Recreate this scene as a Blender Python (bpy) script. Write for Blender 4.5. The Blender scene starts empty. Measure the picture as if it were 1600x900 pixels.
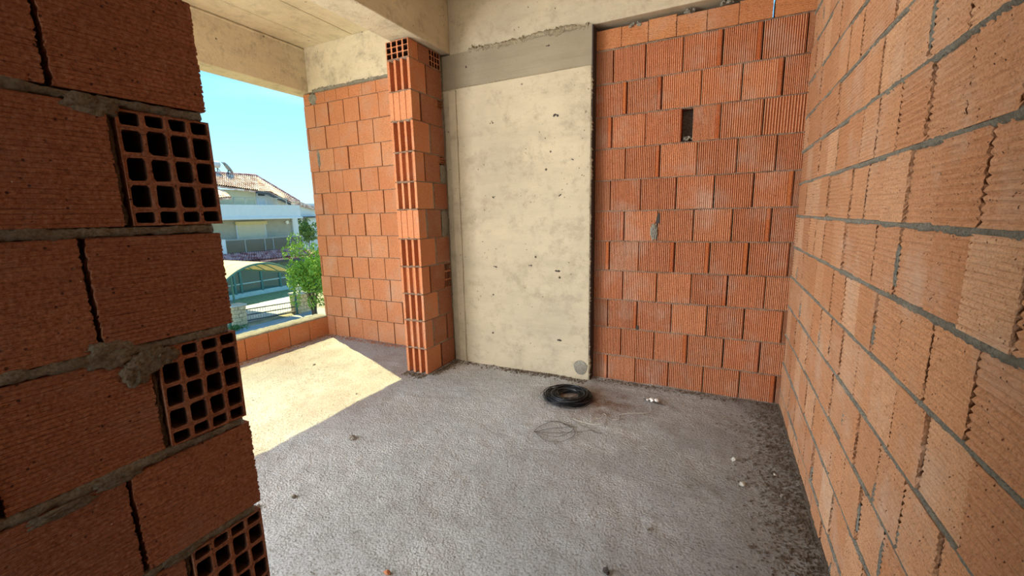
import bpy, math, random
from mathutils import Vector, Matrix, noise

random.seed(7)
C = bpy.context.scene.collection
PI = math.pi

# ------------------------------------------------------------------ camera
F = 657.03
RX = Vector((0.8970, 0.0566, -0.4384)); RY = Vector((0.4413, -0.1655, 0.8820)).normalized()
_X = Vector((1348.0, 85.0, -F)).normalized()          # world X seen in camera axes (right, down, forward), from the vanishing points
_X = Vector((1348.0, 85.0, -F)); _X = -Vector((-1348.0, -85.0, F)).normalized()
_Y = Vector((328.0, -123.0, F)).normalized()
_Z = _X.cross(_Y).normalized()
_X = _Y.cross(_Z).normalized()
HC = 1.2
def to_world(v): return Vector((_X.dot(v), _Y.dot(v), _Z.dot(v)))
r_, u_, b_ = to_world(Vector((1, 0, 0))), to_world(Vector((0, -1, 0))), to_world(Vector((0, 0, -1)))
cam_d = bpy.data.cameras.new('camera'); cam = bpy.data.objects.new('camera', cam_d); C.objects.link(cam)
cam.matrix_world = Matrix(((r_.x, u_.x, b_.x, 0), (r_.y, u_.y, b_.y, 0), (r_.z, u_.z, b_.z, HC), (0, 0, 0, 1)))
cam_d.sensor_width = 36; cam_d.lens = 36 * F / 1600; cam_d.clip_start = 0.02; cam_d.clip_end = 2000
bpy.context.scene.camera = cam
def at(u, v, x=None, y=None, z=None):
    d = to_world(Vector((u - 800, v - 450, F)))
    t = x / d.x if x is not None else (y / d.y if y is not None else (z - HC) / d.z)
    return Vector((0, 0, HC)) + d * t

# ------------------------------------------------------------------ world, sun, exposure
w = bpy.data.worlds.new('sky'); bpy.context.scene.world = w; w.use_nodes = True
nt = w.node_tree; nt.nodes.clear()
def wn(t): return nt.nodes.new(t)
out = wn('ShaderNodeOutputWorld'); bg = wn('ShaderNodeBackground'); tc = wn('ShaderNodeTexCoord'); sp = wn('ShaderNodeSeparateXYZ')
ramp = wn('ShaderNodeValToRGB'); nz = wn('ShaderNodeTexNoise'); mpn = wn('ShaderNodeMapping'); cr = wn('ShaderNodeValToRGB'); mx = wn('ShaderNodeMix'); mx.data_type = 'RGBA'
nt.links.new(tc.outputs['Generated'], sp.inputs[0]); nt.links.new(sp.outputs['Z'], ramp.inputs[0])
e = ramp.color_ramp.elements
e[0].position = 0.0; e[0].color = (0.58, 0.84, 0.98, 1); e[1].position = 1.0; e[1].color = (0.12, 0.36, 0.72, 1)
q = ramp.color_ramp.elements.new(0.18); q.color = (0.33, 0.72, 0.97, 1)
q = ramp.color_ramp.elements.new(0.42); q.color = (0.13, 0.47, 0.88, 1)
nt.links.new(tc.outputs['Generated'], mpn.inputs[0]); mpn.inputs['Scale'].default_value = (1.5, 1.5, 7)
nt.links.new(mpn.outputs[0], nz.inputs['Vector']); nz.inputs['Scale'].default_value = 1.6; nz.inputs['Detail'].default_value = 6
cr.color_ramp.elements[0].position = 0.55; cr.color_ramp.elements[0].color = (0, 0, 0, 1); cr.color_ramp.elements[1].position = 0.85; cr.color_ramp.elements[1].color = (0.6, 0.6, 0.6, 1)
nt.links.new(nz.outputs[0], cr.inputs[0]); nt.links.new(cr.outputs[0], mx.inputs['Factor'])
nt.links.new(ramp.outputs[0], mx.inputs['A']); mx.inputs['B'].default_value = (0.7, 0.88, 0.92, 1)
nt.links.new(mx.outputs['Result'], bg.inputs[0]); bg.inputs[1].default_value = 1.0
nt.links.new(bg.outputs[0], out.inputs[0])

sd = bpy.data.lights.new('sun', 'SUN'); sun = bpy.data.objects.new('sun', sd); C.objects.link(sun)
sd.energy = 7.0; sd.angle = 0.006; sd.color = (1.0, 0.93, 0.46)
sun.rotation_euler = Vector((1, -0.42, -1.42)).to_track_quat('-Z', 'Y').to_euler()
sun.location = (-20, 10, 25)

# fill lamps added to brighten the room: behind camera and in the balcony opening (both beyond the frame)
def fill_light(name, loc, rot, sx, sy, power, col):
    d = bpy.data.lights.new(name, 'AREA'); d.shape = 'RECTANGLE'; d.size = sx; d.size_y = sy; d.energy = power; d.color = col
    o = bpy.data.objects.new(name, d); C.objects.link(o); o.location = loc; o.rotation_euler = rot; return o
fill_light('fill_behind', (-1.6, -3.9, 1.5), (PI / 2, 0, 0), 3.8, 2.3, 100, (1.0, 0.98, 0.95))
fill_light('fill_balcony', (-3.54, -1.6, 1.35), (0, -PI / 2, 0), 2.0, 3.6, 250, (0.97, 0.98, 1.0))

vs = bpy.context.scene.view_settings
vs.view_transform = 'Standard'; vs.look = 'None'; vs.gamma = 1; vs.use_curve_mapping = False; vs.exposure = 0.6

# ------------------------------------------------------------------ materials
class Mat:
    def __init__(s, name, rough=0.9, spec=0.25):
        s.m = bpy.data.materials.new(name); s.m.use_nodes = True; s.t = s.m.node_tree
        s.b = s.t.nodes['Principled BSDF']; s.b.inputs['Roughness'].default_value = rough
        s.b.inputs['Specular IOR Level'].default_value = spec
        s.tc = s.t.nodes.new('ShaderNodeTexCoord'); s.geo = s.t.nodes.new('ShaderNodeNewGeometry'); s.oi = s.t.nodes.new('ShaderNodeObjectInfo')
        s.pos = s.geo.outputs['Position']
    def n(s, t): return s.t.nodes.new(t)
    def l(s, a, b): s.t.links.new(a, b)
    def noise(s, scale, detail=4, rough=0.6, vec=None, stretch=None):
        x = s.n('ShaderNodeTexNoise'); x.inputs['Scale'].default_value = scale; x.inputs['Detail'].default_value = detail; x.inputs['Roughness'].default_value = rough
        v = vec or s.pos
        if stretch:
            mp = s.n('ShaderNodeMapping'); mp.inputs['Scale'].default_value = stretch; s.l(v, mp.inputs[0]); v = mp.outputs[0]
        s.l(v, x.inputs['Vector']); return x.outputs[0]
    def voro(s, scale, vec=None, stretch=None):
        x = s.n('ShaderNodeTexVoronoi'); x.inputs['Scale'].default_value = scale
        v = vec or s.pos
        if stretch:
            mp = s.n('ShaderNodeMapping'); mp.inputs['Scale'].default_value = stretch; s.l(v, mp.inputs[0]); v = mp.outputs[0]
        s.l(v, x.inputs['Vector']); return x.outputs['Distance']
    def ramp(s, f, stops):
        x = s.n('ShaderNodeValToRGB'); s.l(f, x.inputs[0]); el = x.color_ramp.elements
        while len(el) < len(stops): el.new(0.5)
        for a, (p, c) in zip(el, stops):
            a.position = p; a.color = (c, c, c, 1) if not hasattr(c, '__len__') else (*c, 1)
        return x.outputs[0]
    def mix(s, f, a, b, mode='MIX'):
        x = s.n('ShaderNodeMix'); x.data_type = 'RGBA'; x.blend_type = mode
        for k, v in (('Factor', f), ('A', a), ('B', b)):
            if isinstance(v, (int, float)): x.inputs[k].default_value = v
            elif hasattr(v, '__len__'): x.inputs[k].default_value = (*v, 1)
            else: s.l(v, x.inputs[k])
        return x.outputs['Result']
    def math(s, op, a, b=0.0):
        x = s.n('ShaderNodeMath'); x.operation = op
        for i, v in enumerate((a, b)):
            if isinstance(v, (int, float)): x.inputs[i].default_value = v
            else: s.l(v, x.inputs[i])
        return x.outputs[0]
    def color(s, c):
        if hasattr(c, '__len__'): s.b.inputs['Base Color'].default_value = (*c, 1)
        else: s.l(c, s.b.inputs['Base Color'])
    def bump(s, h, strength=0.5, dist=0.01, prev=None):
        x = s.n('ShaderNodeBump'); x.inputs['Strength'].default_value = strength; x.inputs['Distance'].default_value = dist
        s.l(h, x.inputs['Height'])
        if prev is not None: s.l(prev, x.inputs['Normal'])
        s.l(x.outputs[0], s.b.inputs['Normal']); return x.outputs[0]

def plain(name, col, rough=0.8, var=0.12, scale=3.0, metal=0.0, bump=0.0):
    m = Mat(name, rough); f = m.noise(scale, 5)
    m.color(m.mix(m.ramp(f, [(0.3, 0), (0.7, 1)]), [c * (1 - var) for c in col], [min(1, c * (1 + var)) for c in col]))
    m.b.inputs['Metallic'].default_value = metal
    if bump: m.bump(m.noise(scale * 20, 4), bump, 0.01)
    return m.m

def brick_mat(name, c1, c2, c3, grain, dust=0.25, rough=0.9):
    """grain: stretch making streaks run along the extrusion of the brick"""
    m = Mat(name, 0.92, 0.2)
    col = m.mix(m.oi.outputs['Random'], c1, c2)
    rnd2 = m.math('FRACT', m.math('MULTIPLY', m.oi.outputs['Random'], 7.31))
    col = m.mix(m.math('MULTIPLY', rnd2, 0.75), col, c3)
    spk = m.noise(180, 3, 0.7); col = m.mix(m.ramp(spk, [(0.34, 0.75), (0.5, 0)]), col, [c * 0.45 for c in c1]); col = m.mix(m.ramp(spk, [(0.52, 0), (0.75, 0.35)]), col, (0.72, 0.5, 0.36))
    blot = m.ramp(m.noise(9, 5), [(0.35, 0), (0.7, 1)])
    col = m.mix(m.math('MULTIPLY', blot, 0.35), col, [c * 0.72 for c in c1])
    dst = m.ramp(m.noise(4.5, 6, 0.65), [(0.5, 0), (0.72, 1)])
    col = m.mix(m.math('MULTIPLY', dst, dust), col, (0.62, 0.47, 0.36))
    st = m.noise(60, 3, 0.6, stretch=grain)
    col = m.mix(m.ramp(st, [(0.3, 0.35), (0.62, 0)]), col, [c * 0.45 for c in c1])
    pk = m.ramp(m.voro(75), [(0.09, 1), (0.17, 0)]); pm = m.ramp(m.noise(30, 2), [(0.47, 0), (0.55, 1)])
    pit = m.math('MULTIPLY', pk, pm)
    col = m.mix(pit, col, (0.10, 0.035, 0.02))
    wk = m.ramp(m.voro(33), [(0.028, 1), (0.045, 0)]); wm = m.ramp(m.noise(17, 2), [(0.56, 0), (0.6, 1)])
    col = m.mix(m.math('MULTIPLY', wk, wm), col, (0.75, 0.66, 0.55))
    m.color(col)
    h = m.math('SUBTRACT', m.math('ADD', m.math('MULTIPLY', st, 0.5), m.noise(140, 3)), m.math('MULTIPLY', pit, 1.5))
    m.bump(h, 0.8, 0.004)
    m.b.inputs['Roughness'].default_value = rough
    return m.m

M = {}
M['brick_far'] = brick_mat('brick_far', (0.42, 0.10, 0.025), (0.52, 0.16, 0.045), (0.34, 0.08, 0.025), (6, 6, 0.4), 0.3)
M['brick_rib'] = brick_mat('brick_rib', (0.64, 0.29, 0.15), (0.72, 0.38, 0.22), (0.58, 0.25, 0.13), (6, 6, 0.4), 0.7)  # dusty ribs kept paler than the grooves; stripe shading put into the colour
M['brick_top'] = brick_mat('brick_top', (0.52, 0.19, 0.065), (0.58, 0.25, 0.10), (0.45, 0.17, 0.07), (0.4, 1, 6), 0.3)
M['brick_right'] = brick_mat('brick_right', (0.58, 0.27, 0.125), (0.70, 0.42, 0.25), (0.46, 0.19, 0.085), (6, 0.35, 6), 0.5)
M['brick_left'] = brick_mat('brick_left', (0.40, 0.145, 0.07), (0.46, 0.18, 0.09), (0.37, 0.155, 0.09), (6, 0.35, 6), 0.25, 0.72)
M['brick_bay'] = brick_mat('brick_bay', (0.66, 0.25, 0.11), (0.72, 0.31, 0.15), (0.60, 0.21, 0.09), (4, 4, 1), 0.35)
M['joint_shade'] = plain('joint_shade', (0.035, 0.02, 0.014), 0.98)
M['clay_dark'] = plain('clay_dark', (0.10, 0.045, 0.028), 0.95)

def mortar_mat(name, a, b):
    m = Mat(name, 0.95, 0.15)
    col = m.mix(m.ramp(m.noise(14, 6), [(0.3, 0), (0.7, 1)]), a, b)
    col = m.mix(m.ramp(m.voro(90), [(0.1, 0.5), (0.25, 0)]), col, [c * 0.45 for c in a])
    col = m.mix(m.ramp(m.noise(210, 4, 0.7), [(0.35, 0.7), (0.55, 0)]), col, [c * 0.5 for c in a])
    m.color(col); m.bump(m.math('ADD', m.noise(150, 6, 0.8), m.math('MULTIPLY', m.voro(130), 0.6)), 1.0, 0.012); return m.m
M['mortar'] = mortar_mat('mortar', (0.33, 0.30, 0.24), (0.51, 0.475, 0.39))
M['mortar_near'] = mortar_mat('mortar_near', (0.38, 0.31, 0.22), (0.54, 0.46, 0.34))
M['mortar_warm'] = mortar_mat('mortar_warm', (0.36, 0.22, 0.15), (0.50, 0.36, 0.26))
M['mortar_dark'] = mortar_mat('mortar_dark', (0.16, 0.12, 0.09), (0.25, 0.19, 0.14))

def concrete_mat(name, a, b, pits=1.0, streak=(1, 1, 5), grime=0.3):
    m = Mat(name, 0.88, 0.2)
    col = m.mix(m.ramp(m.noise(2.2, 6, 0.6), [(0.3, 0), (0.68, 1)]), a, b)
    st = m.ramp(m.noise(3, 5, 0.7, stretch=streak), [(0.45, 0), (0.75, 1)])
    col = m.mix(m.math('MULTIPLY', st, 0.35), col, [c * 0.7 for c in a])
    gr = m.ramp(m.noise(8, 8, 0.8), [(0.50, 0), (0.66, 1)])
    col = m.mix(m.math('MULTIPLY', gr, grime), col, (0.20, 0.16, 0.11))
    p1 = m.ramp(m.voro(26), [(0.06, 1), (0.12, 0)]); pm = m.ramp(m.noise(5, 3), [(0.52, 0), (0.6, 1)])
    p2 = m.ramp(m.voro(7.5), [(0.045, 1), (0.075, 0)]); pm2 = m.ramp(m.noise(3.3, 2), [(0.45, 0), (0.55, 1)])
    pit = m.math('MAXIMUM', m.math('MULTIPLY', p1, pm), m.math('MULTIPLY', p2, pm2))
    pit = m.math('MULTIPLY', pit, pits)
    col = m.mix(pit, col, (0.06, 0.045, 0.03))
    m.color(col)
    h = m.math('SUBTRACT', m.math('ADD', m.math('MULTIPLY', st, 0.3), m.noise(45, 6, 0.65)), m.math('MULTIPLY', pit, 3))
    m.bump(h, 0.5, 0.006); return m.m
M['concrete'] = concrete_mat('concrete', (0.41, 0.35, 0.25), (0.53, 0.445, 0.31), 1.0, (1, 1, 5), 0.4)
M['concrete_beam'] = concrete_mat('concrete_beam', (0.60, 0.51, 0.37), (0.74, 0.65, 0.48), 0.8, (1, 1, 4), 0.5)
M['concrete_ceiling'] = concrete_mat('concrete_ceiling', (0.66, 0.56, 0.39), (0.84, 0.74, 0.55), 0.5, (4, 0.5, 1), 0.35)
M['cement_band'] = concrete_mat('cement_band', (0.25, 0.205, 0.14), (0.31, 0.26, 0.18), 0.1, (0.4, 1, 8), 0.15)
M['ragged'] = mortar_mat('ragged', (0.42, 0.34, 0.22), (0.6, 0.5, 0.34))
M['white_scuff'] = plain('white_scuff', (0.68, 0.62, 0.5), 0.9)

def floor_mat():
    m = Mat('floor_concrete', 0.85, 0.22)
    base = m.mix(m.ramp(m.noise(1.1, 6, 0.62), [(0.32, 0), (0.66, 1)]), (0.47, 0.465, 0.45), (0.67, 0.68, 0.68))
    sp_ = m.n('ShaderNodeSeparateXYZ'); m.l(m.pos, sp_.inputs[0])
    # brick dust trodden in near the balcony, older brown dirt towards the right wall
    k = m.ramp(m.math('MULTIPLY', sp_.outputs['X'], -0.25), [(0.34, 0), (0.55, 1)])
    rd = m.math('MULTIPLY', k, m.ramp(m.noise(1.9, 5, 0.6), [(0.36, 0.05), (0.62, 0.5)]))
    base = m.mix(rd, base, (0.36, 0.20, 0.15))
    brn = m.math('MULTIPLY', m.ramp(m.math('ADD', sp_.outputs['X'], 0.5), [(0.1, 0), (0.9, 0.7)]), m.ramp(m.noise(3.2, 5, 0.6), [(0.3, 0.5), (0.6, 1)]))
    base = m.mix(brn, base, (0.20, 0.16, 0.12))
    # rust under and beside the wire coil
    dx = m.math('MULTIPLY', m.math('ADD', sp_.outputs['X'], 0.70), 2.0); dy = m.math('MULTIPLY', m.math('SUBTRACT', sp_.outputs['Y'], 2.50), 3.0)
    r2 = m.math('ADD', m.math('MULTIPLY', dx, dx), m.math('MULTIPLY', dy, dy))
    rust = m.math('MULTIPLY', m.ramp(r2, [(0.08, 0.85), (0.75, 0)]), m.ramp(m.noise(9, 5, 0.7), [(0.35, 0.2), (0.6, 1)]))
    base = m.mix(rust, base, (0.22, 0.10, 0.045))
    sg = m.noise(85, 6, 0.8); base = m.mix(m.ramp(sg, [(0.34, 0.85), (0.5, 0)]), base, (0.17, 0.15, 0.13))
    lt = m.ramp(m.voro(75), [(0.10, 0.7), (0.22, 0)]); base = m.mix(m.math('MULTIPLY', lt, m.ramp(m.noise(12, 3), [(0.45, 0), (0.6, 0.8)])), base, (0.62, 0.60, 0.55))
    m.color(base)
    m.l(m.ramp(m.noise(1.3, 4), [(0.35, 0.95), (0.7, 0.7)]), m.b.inputs['Roughness'])
    rough_ = m.ramp(m.noise(2.1, 4), [(0.35, 0.45), (0.6, 1)])
    h = m.math('ADD', m.math('MULTIPLY', m.noise(75, 8, 0.8), rough_), m.math('ADD', m.math('MULTIPLY', m.voro(110), -0.4), m.math('MULTIPLY', m.noise(18, 3, 0.5), 0.8)))
    m.bump(h, 1.0, 0.022)
    return m.m
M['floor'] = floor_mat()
M['rubble'] = mortar_mat('rubble', (0.30, 0.26, 0.21), (0.5, 0.46, 0.40))
M['rubble_red'] = plain('rubble_red', (0.42, 0.17, 0.09), 0.95)
M['stone_light'] = plain('stone_light', (0.55, 0.52, 0.45), 0.9, 0.25, 40, bump=0.6)
M['wire_black'] = plain('wire_black', (0.018, 0.019, 0.022), 0.42, metal=0.6)
M['wire_grey'] = plain('wire_grey', (0.09, 0.095, 0.10), 0.35, metal=0.7)
M['wire_rust'] = plain('wire_rust', (0.07, 0.05, 0.04), 0.7, metal=0.3)
M['string'] = plain('string', (0.62, 0.58, 0.5), 0.9)
M['paper'] = plain('paper', (0.82, 0.8, 0.76), 0.9)
M['dark_stick'] = plain('dark_stick', (0.05, 0.04, 0.035), 0.8)
M['white_wall'] = plain('white_wall', (0.62, 0.66, 0.68), 0.9, 0.04)
M['cream_wall'] = plain('cream_wall', (0.60, 0.54, 0.36), 0.9, 0.05)
M['siding'] = plain('siding', (0.42, 0.40, 0.33), 0.8, 0.08)
M['shutter'] = plain('shutter', (0.62, 0.56, 0.40), 0.7, 0.04)
M['rail_grey'] = plain('rail_grey', (0.30, 0.31, 0.30), 0.5)
M['green_frame'] = plain('green_frame', (0.08, 0.20, 0.17), 0.5)
M['pale_frame'] = plain('pale_frame', (0.45, 0.58, 0.55), 0.5)
M['canopy_cream'] = plain('canopy_cream', (0.66, 0.55, 0.28), 0.7, 0.06)
M['stone_post'] = plain('stone_post', (0.72, 0.52, 0.30), 0.9, 0.3, 9, bump=0.5)
M['lamp_white'] = plain('lamp_white', (0.7, 0.72, 0.72), 0.5)
M['metal_dark'] = plain('metal_dark', (0.06, 0.065, 0.07), 0.5)
M['ground'] = plain('ground', (0.30, 0.27, 0.18), 0.95, 0.3, 1.2, bump=0.4)
M['road'] = plain('road', (0.33, 0.34, 0.35), 0.9, 0.1, 2)
M['kerb'] = plain('kerb', (0.55, 0.54, 0.5), 0.9)
M['grass'] = plain('grass', (0.26, 0.28, 0.12), 0.95, 0.4, 8)
M['bark'] = plain('bark', (0.16, 0.10, 0.06), 0.9)
def leaf_mat(name, a, b):
    m = Mat(name, 0.6); m.color(m.mix(m.ramp(m.noise(4, 3), [(0.35, 0), (0.65, 1)]), a, b)); return m.m
M['leaf'] = leaf_mat('leaf', (0.12, 0.26, 0.02), (0.36, 0.50, 0.06))
M['leaf_dark'] = leaf_mat('leaf_dark', (0.06, 0.13, 0.03), (0.15, 0.24, 0.06))
def tile_mat(name, a, b, sc):
    m = Mat(name, 0.8); v = m.n('ShaderNodeTexVoronoi'); v.inputs['Scale'].default_value = sc; m.l(m.pos, v.inputs['Vector'])
    s2 = m.n('ShaderNodeSeparateXYZ'); m.l(v.outputs['Color'], s2.inputs[0]); m.color(m.mix(s2.outputs['X'], a, b)); return m.m
M['tile'] = tile_mat('tile', (0.42, 0.22, 0.17), (0.84, 0.70, 0.62), 3.2)
M['tile_dark'] = tile_mat('tile_dark', (0.30, 0.09, 0.09), (0.70, 0.42, 0.40), 3.6)
def glass(name, tint, rough=0.05, alpha=0.45):
    m = Mat(name, rough, 0.6); m.color(tint); m.b.inputs['Alpha'].default_value = alpha; return m.m
M['smoked_glass'] = glass('smoked_glass', (0.10, 0.10, 0.08), 0.08, 0.72)
M['green_glass'] = glass('green_glass', (0.07, 0.16, 0.14), 0.06, 0.7)

# ------------------------------------------------------------------ helpers
class MB:
    def __init__(s): s.v = []; s.f = []
    def add(s, vs, fs):
        o = len(s.v); s.v += [tuple(v) for v in vs]; s.f += [tuple(i + o for i in f) for f in fs]; return s
    def box(s, a, b):
        x0, y0, z0 = a; x1, y1, z1 = b
        return s.add([(x0, y0, z0), (x1, y0, z0), (x1, y1, z0), (x0, y1, z0), (x0, y0, z1), (x1, y0, z1), (x1, y1, z1), (x0, y1, z1)],
                     [(0, 3, 2, 1), (4, 5, 6, 7), (0, 1, 5, 4), (1, 2, 6, 5), (2, 3, 7, 6), (3, 0, 4, 7)])
    def prism(s, pts, off):
        """closed slab: polygon pts thickened by vector off"""
        n = len(pts); p = [Vector(a) for a in pts]; o = Vector(off)
        return s.add(p + [a + o for a in p], [tuple(range(n))[::-1], tuple(range(n, 2 * n))] + [(i, (i + 1) % n, n + (i + 1) % n, n + i) for i in range(n)])
    def tube(s, pts, r, seg=6, closed=False):
        P = [Vector(p) for p in pts]; n = len(P); rings = []
        for i in range(n):
            d = (P[(i + 1) % n] - P[i - 1]) if closed else (P[min(i + 1, n - 1)] - P[max(i - 1, 0)])
            d = d.normalized() if d.length > 1e-9 else Vector((0, 0, 1))
            a = Vector((0, 0, 1)) if abs(d.z) < 0.95 else Vector((1, 0, 0))
            a = (a - d * a.dot(d)).normalized(); b = d.cross(a)
            rr = r[i] if hasattr(r, '__len__') else r
            rings.append([P[i] + (a * math.cos(2 * PI * k / seg) + b * math.sin(2 * PI * k / seg)) * rr for k in range(seg)])
        vs = [v for rg in rings for v in rg]; fs = []
        for i in range(n if closed else n - 1):
            j = (i + 1) % n
            for k in range(seg): fs.append((i * seg + k, i * seg + (k + 1) % seg, j * seg + (k + 1) % seg, j * seg + k))
        if not closed: fs += [tuple(range(seg))[::-1], tuple(range((n - 1) * seg, n * seg))]
        return s.add(vs, fs)
    def rock(s, c, r, sq=0.7, rnd=random):
        t = (1 + 5 ** 0.5) / 2
        vs = [(-1, t, 0), (1, t, 0), (-1, -t, 0), (1, -t, 0), (0, -1, t), (0, 1, t), (0, -1, -t), (0, 1, -t), (t, 0, -1), (t, 0, 1), (-t, 0, -1), (-t, 0, 1)]
        fs = [(0, 11, 5), (0, 5, 1), (0, 1, 7), (0, 7, 10), (0, 10, 11), (1, 5, 9), (5, 11, 4), (11, 10, 2), (10, 7, 6), (7, 1, 8), (3, 9, 4), (3, 4, 2), (3, 2, 6), (3, 6, 8), (3, 8, 9), (4, 9, 5), (2, 4, 11), (6, 2, 10), (8, 6, 7), (9, 8, 1)]
        a = rnd.uniform(0, 6.28); st = rnd.uniform(0.6, 1.0); o = []
        for v in vs:
            k = r / 1.9 * rnd.uniform(0.72, 1.25); x, y, z = v[0] * k, v[1] * k * st, v[2] * k * sq
            o.append((c[0] + x * math.cos(a) - y * math.sin(a), c[1] + x * math.sin(a) + y * math.cos(a), c[2] + z))
        return s.add(o, fs)
    def mesh(s, name, mats, smooth=False, idx=None):
        me = bpy.data.meshes.new(name); me.from_pydata(s.v, [], s.f)
        for m in (mats if isinstance(mats, (list, tuple)) else [mats]): me.materials.append(m)
        if idx: me.polygons.foreach_set('material_index', idx)
        me.polygons.foreach_set('use_smooth', [smooth] * len(me.polygons)); me.update(); return me
    def build(s, name, mats, parent=None, smooth=False, **k):
        return link(name, s.mesh(name, mats, smooth, **k), parent)
def link(name, me, parent=None):
    o = bpy.data.objects.new(name, me); C.objects.link(o)
    if parent: o.parent = parent
    return o
def tag(o, label, cat, group=None, kind=None):
    o['label'] = label; o['category'] = cat
    if group: o['group'] = group
    if kind: o['kind'] = kind
    return o
def empty(name, loc=(0, 0, 0)):
    o = bpy.data.objects.new(name, None); C.objects.link(o); o.location = loc; o.empty_display_size = 0.1; return o
def struct(o): o['kind'] = 'structure'; return o
def bevelled(o, wd=0.01, seg=2):
    m = o.modifiers.new('bevel', 'BEVEL'); m.width = wd; m.segments = seg; m.limit_method = 'ANGLE'; return o

# ---- brick meshes: unit size, front face at y=0 looking to -Y, body to y=1
def brick_mesh(name, mat, n, vert, depth=0.028, rag=0.006, seed=0, land=0.5, two=False):
    rd = random.Random(seed); prof = []                       # (coordinate along profile, depth)
    fl = rd.uniform(0.5, 1.0)
    for i in range(n):
        a = -0.5 + i / n; w_ = 1 / n; dd = depth * fl * rd.uniform(0.75, 1.15)
        prof += [(a + w_ * (1 - land) * 0.5 * (0 if i == 0 else 1) * 0.0, 0.0), (a + w_ * land, 0.0), (a + w_ * (land + 1) / 2, dd)]
    prof.append((0.5, 0.0)); mb = MB(); m = len(prof)
    r = [rd.uniform(-rag, rag) for _ in range(m)], [rd.uniform(-rag, rag) for _ in range(m)]
    bow = [rd.uniform(-0.012, 0.012) for _ in range(4)]
    vs = []
    for e, sgn in ((0, -0.5), (1, 0.5)):
        for i, (p, d) in enumerate(prof):
            o = sgn - r[e][i] * (1 if sgn > 0 else -1) - d * 0.25 * sgn
            jit = rd.uniform(-1, 1) * 0.002
            vs.append((p, d + jit, o) if vert else (o, d + jit, p))
    for e, sgn in ((0, -0.5), (1, 0.5)):
        for p in (-0.5, 0.5): vs.append((p, 1, sgn) if vert else (sgn, 1, p))
    B = 2 * m; fs = []
    for i in range(m - 1):
        fs.append((i, i + 1, m + i + 1, m + i) if vert else (i, m + i, m + i + 1, i + 1))
    e0 = (B, B + 1) + tuple(range(m - 1, -1, -1)); e1 = tuple(range(m, 2 * m)) + (B + 3, B + 2)
    if not vert: e0 = e0[::-1]; e1 = e1[::-1]
    fs += [e0, e1]
    s0 = (0, m, B + 2, B); s1 = (m - 1, B + 1, B + 3, 2 * m - 1); bk = (B, B + 2, B + 3, B + 1)
    if not vert: s0, s1, bk = s0[::-1], s1[::-1], bk[::-1]
    fs += [s0, s1, bk]
    idx = None
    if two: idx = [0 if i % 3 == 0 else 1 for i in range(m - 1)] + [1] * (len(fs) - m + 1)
    mb.add(vs, fs); return mb.mesh(name, mat, idx=idx)

def holed_mesh(name, mats, nc, nr, web=0.13, seed=0, small_ends=True):
    """clay block seen on its cell side: a grid of deep openings"""
    rd = random.Random(seed); mb = MB(); idx = []
    hs = [1.0] * nr
    if small_ends and nr > 3: hs[0] = hs[-1] = 0.62
    tot = sum(hs); zs = [-0.5]
    for h in hs: zs.append(zs[-1] + h / tot)
    xs = [-0.5 + i / nc for i in range(nc + 1)]
    G = [[(xs[i] + (rd.uniform(-.006, .006) if 0 < i < nc else 0), zs[j] + (rd.uniform(-.005, .005) if 0 < j < nr else 0)) for i in range(nc + 1)] for j in range(nr + 1)]
    for j in range(nr):
        for i in range(nc):
            c = [G[j][i], G[j][i + 1], G[j + 1][i + 1], G[j + 1][i]]
            cx = sum(p[0] for p in c) / 4; cz = sum(p[1] for p in c) / 4
            w_, h_ = (c[1][0] - c[0][0]), (c[3][1] - c[0][1])
            kx, kz = 1 - web * rd.uniform(.9, 1.3), 1 - web * rd.uniform(.9, 1.3) * w_ / h_ * 0.75
            q = 0.24; oc = []
            for (sx, sz, a, b) in ((-1, -1, 0, 1), (1, -1, 1, 0), (1, 1, 0, 1), (-1, 1, 1, 0)):
                px, pz = sx * kx * w_ / 2, sz * kz * h_ / 2
                p1 = (cx + px, cz + pz * (1 - q)); p2 = (cx + px * (1 - q), cz + pz)
                oc += [p1, p2] if a == 0 else [p2, p1]
            # order: each corner gives two points running counter-clockwise
            vs = [(p[0], rd.uniform(0, 0.012), p[1]) for p in c] + [(p[0] + rd.uniform(-.006, .006), rd.uniform(0, .02), p[1] + rd.uniform(-.004, .004)) for p in oc] + [(p[0], 0.85, p[1]) for p in oc]
            fs = []
            for k in range(4):
                n0, n1 = 4 + 2 * k, 4 + 2 * k + 1; nx = 4 + (2 * k + 2) % 8
                fs.append((k, n1, n0)[::-1] if False else (k, n1, n0)); fs.append((k, (k + 1) % 4, nx, n1))
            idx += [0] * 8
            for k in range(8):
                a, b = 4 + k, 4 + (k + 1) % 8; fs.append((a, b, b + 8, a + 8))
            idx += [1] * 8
            fs.append(tuple(range(12, 20))); idx.append(1)
            mb.add(vs, fs)
    mb.add([(-.5, .0, -.5), (.5, .0, -.5), (.5, .0, .5), (-.5, .0, .5), (-.5, 1, -.5), (.5, 1, -.5), (.5, 1, .5), (-.5, 1, .5)],
           [(0, 4, 5, 1), (1, 5, 6, 2), (2, 6, 7, 3), (3, 7, 4, 0), (4, 7, 6, 5)]); idx += [0] * 5
    return mb.mesh(name, mats, idx=idx)

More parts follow.
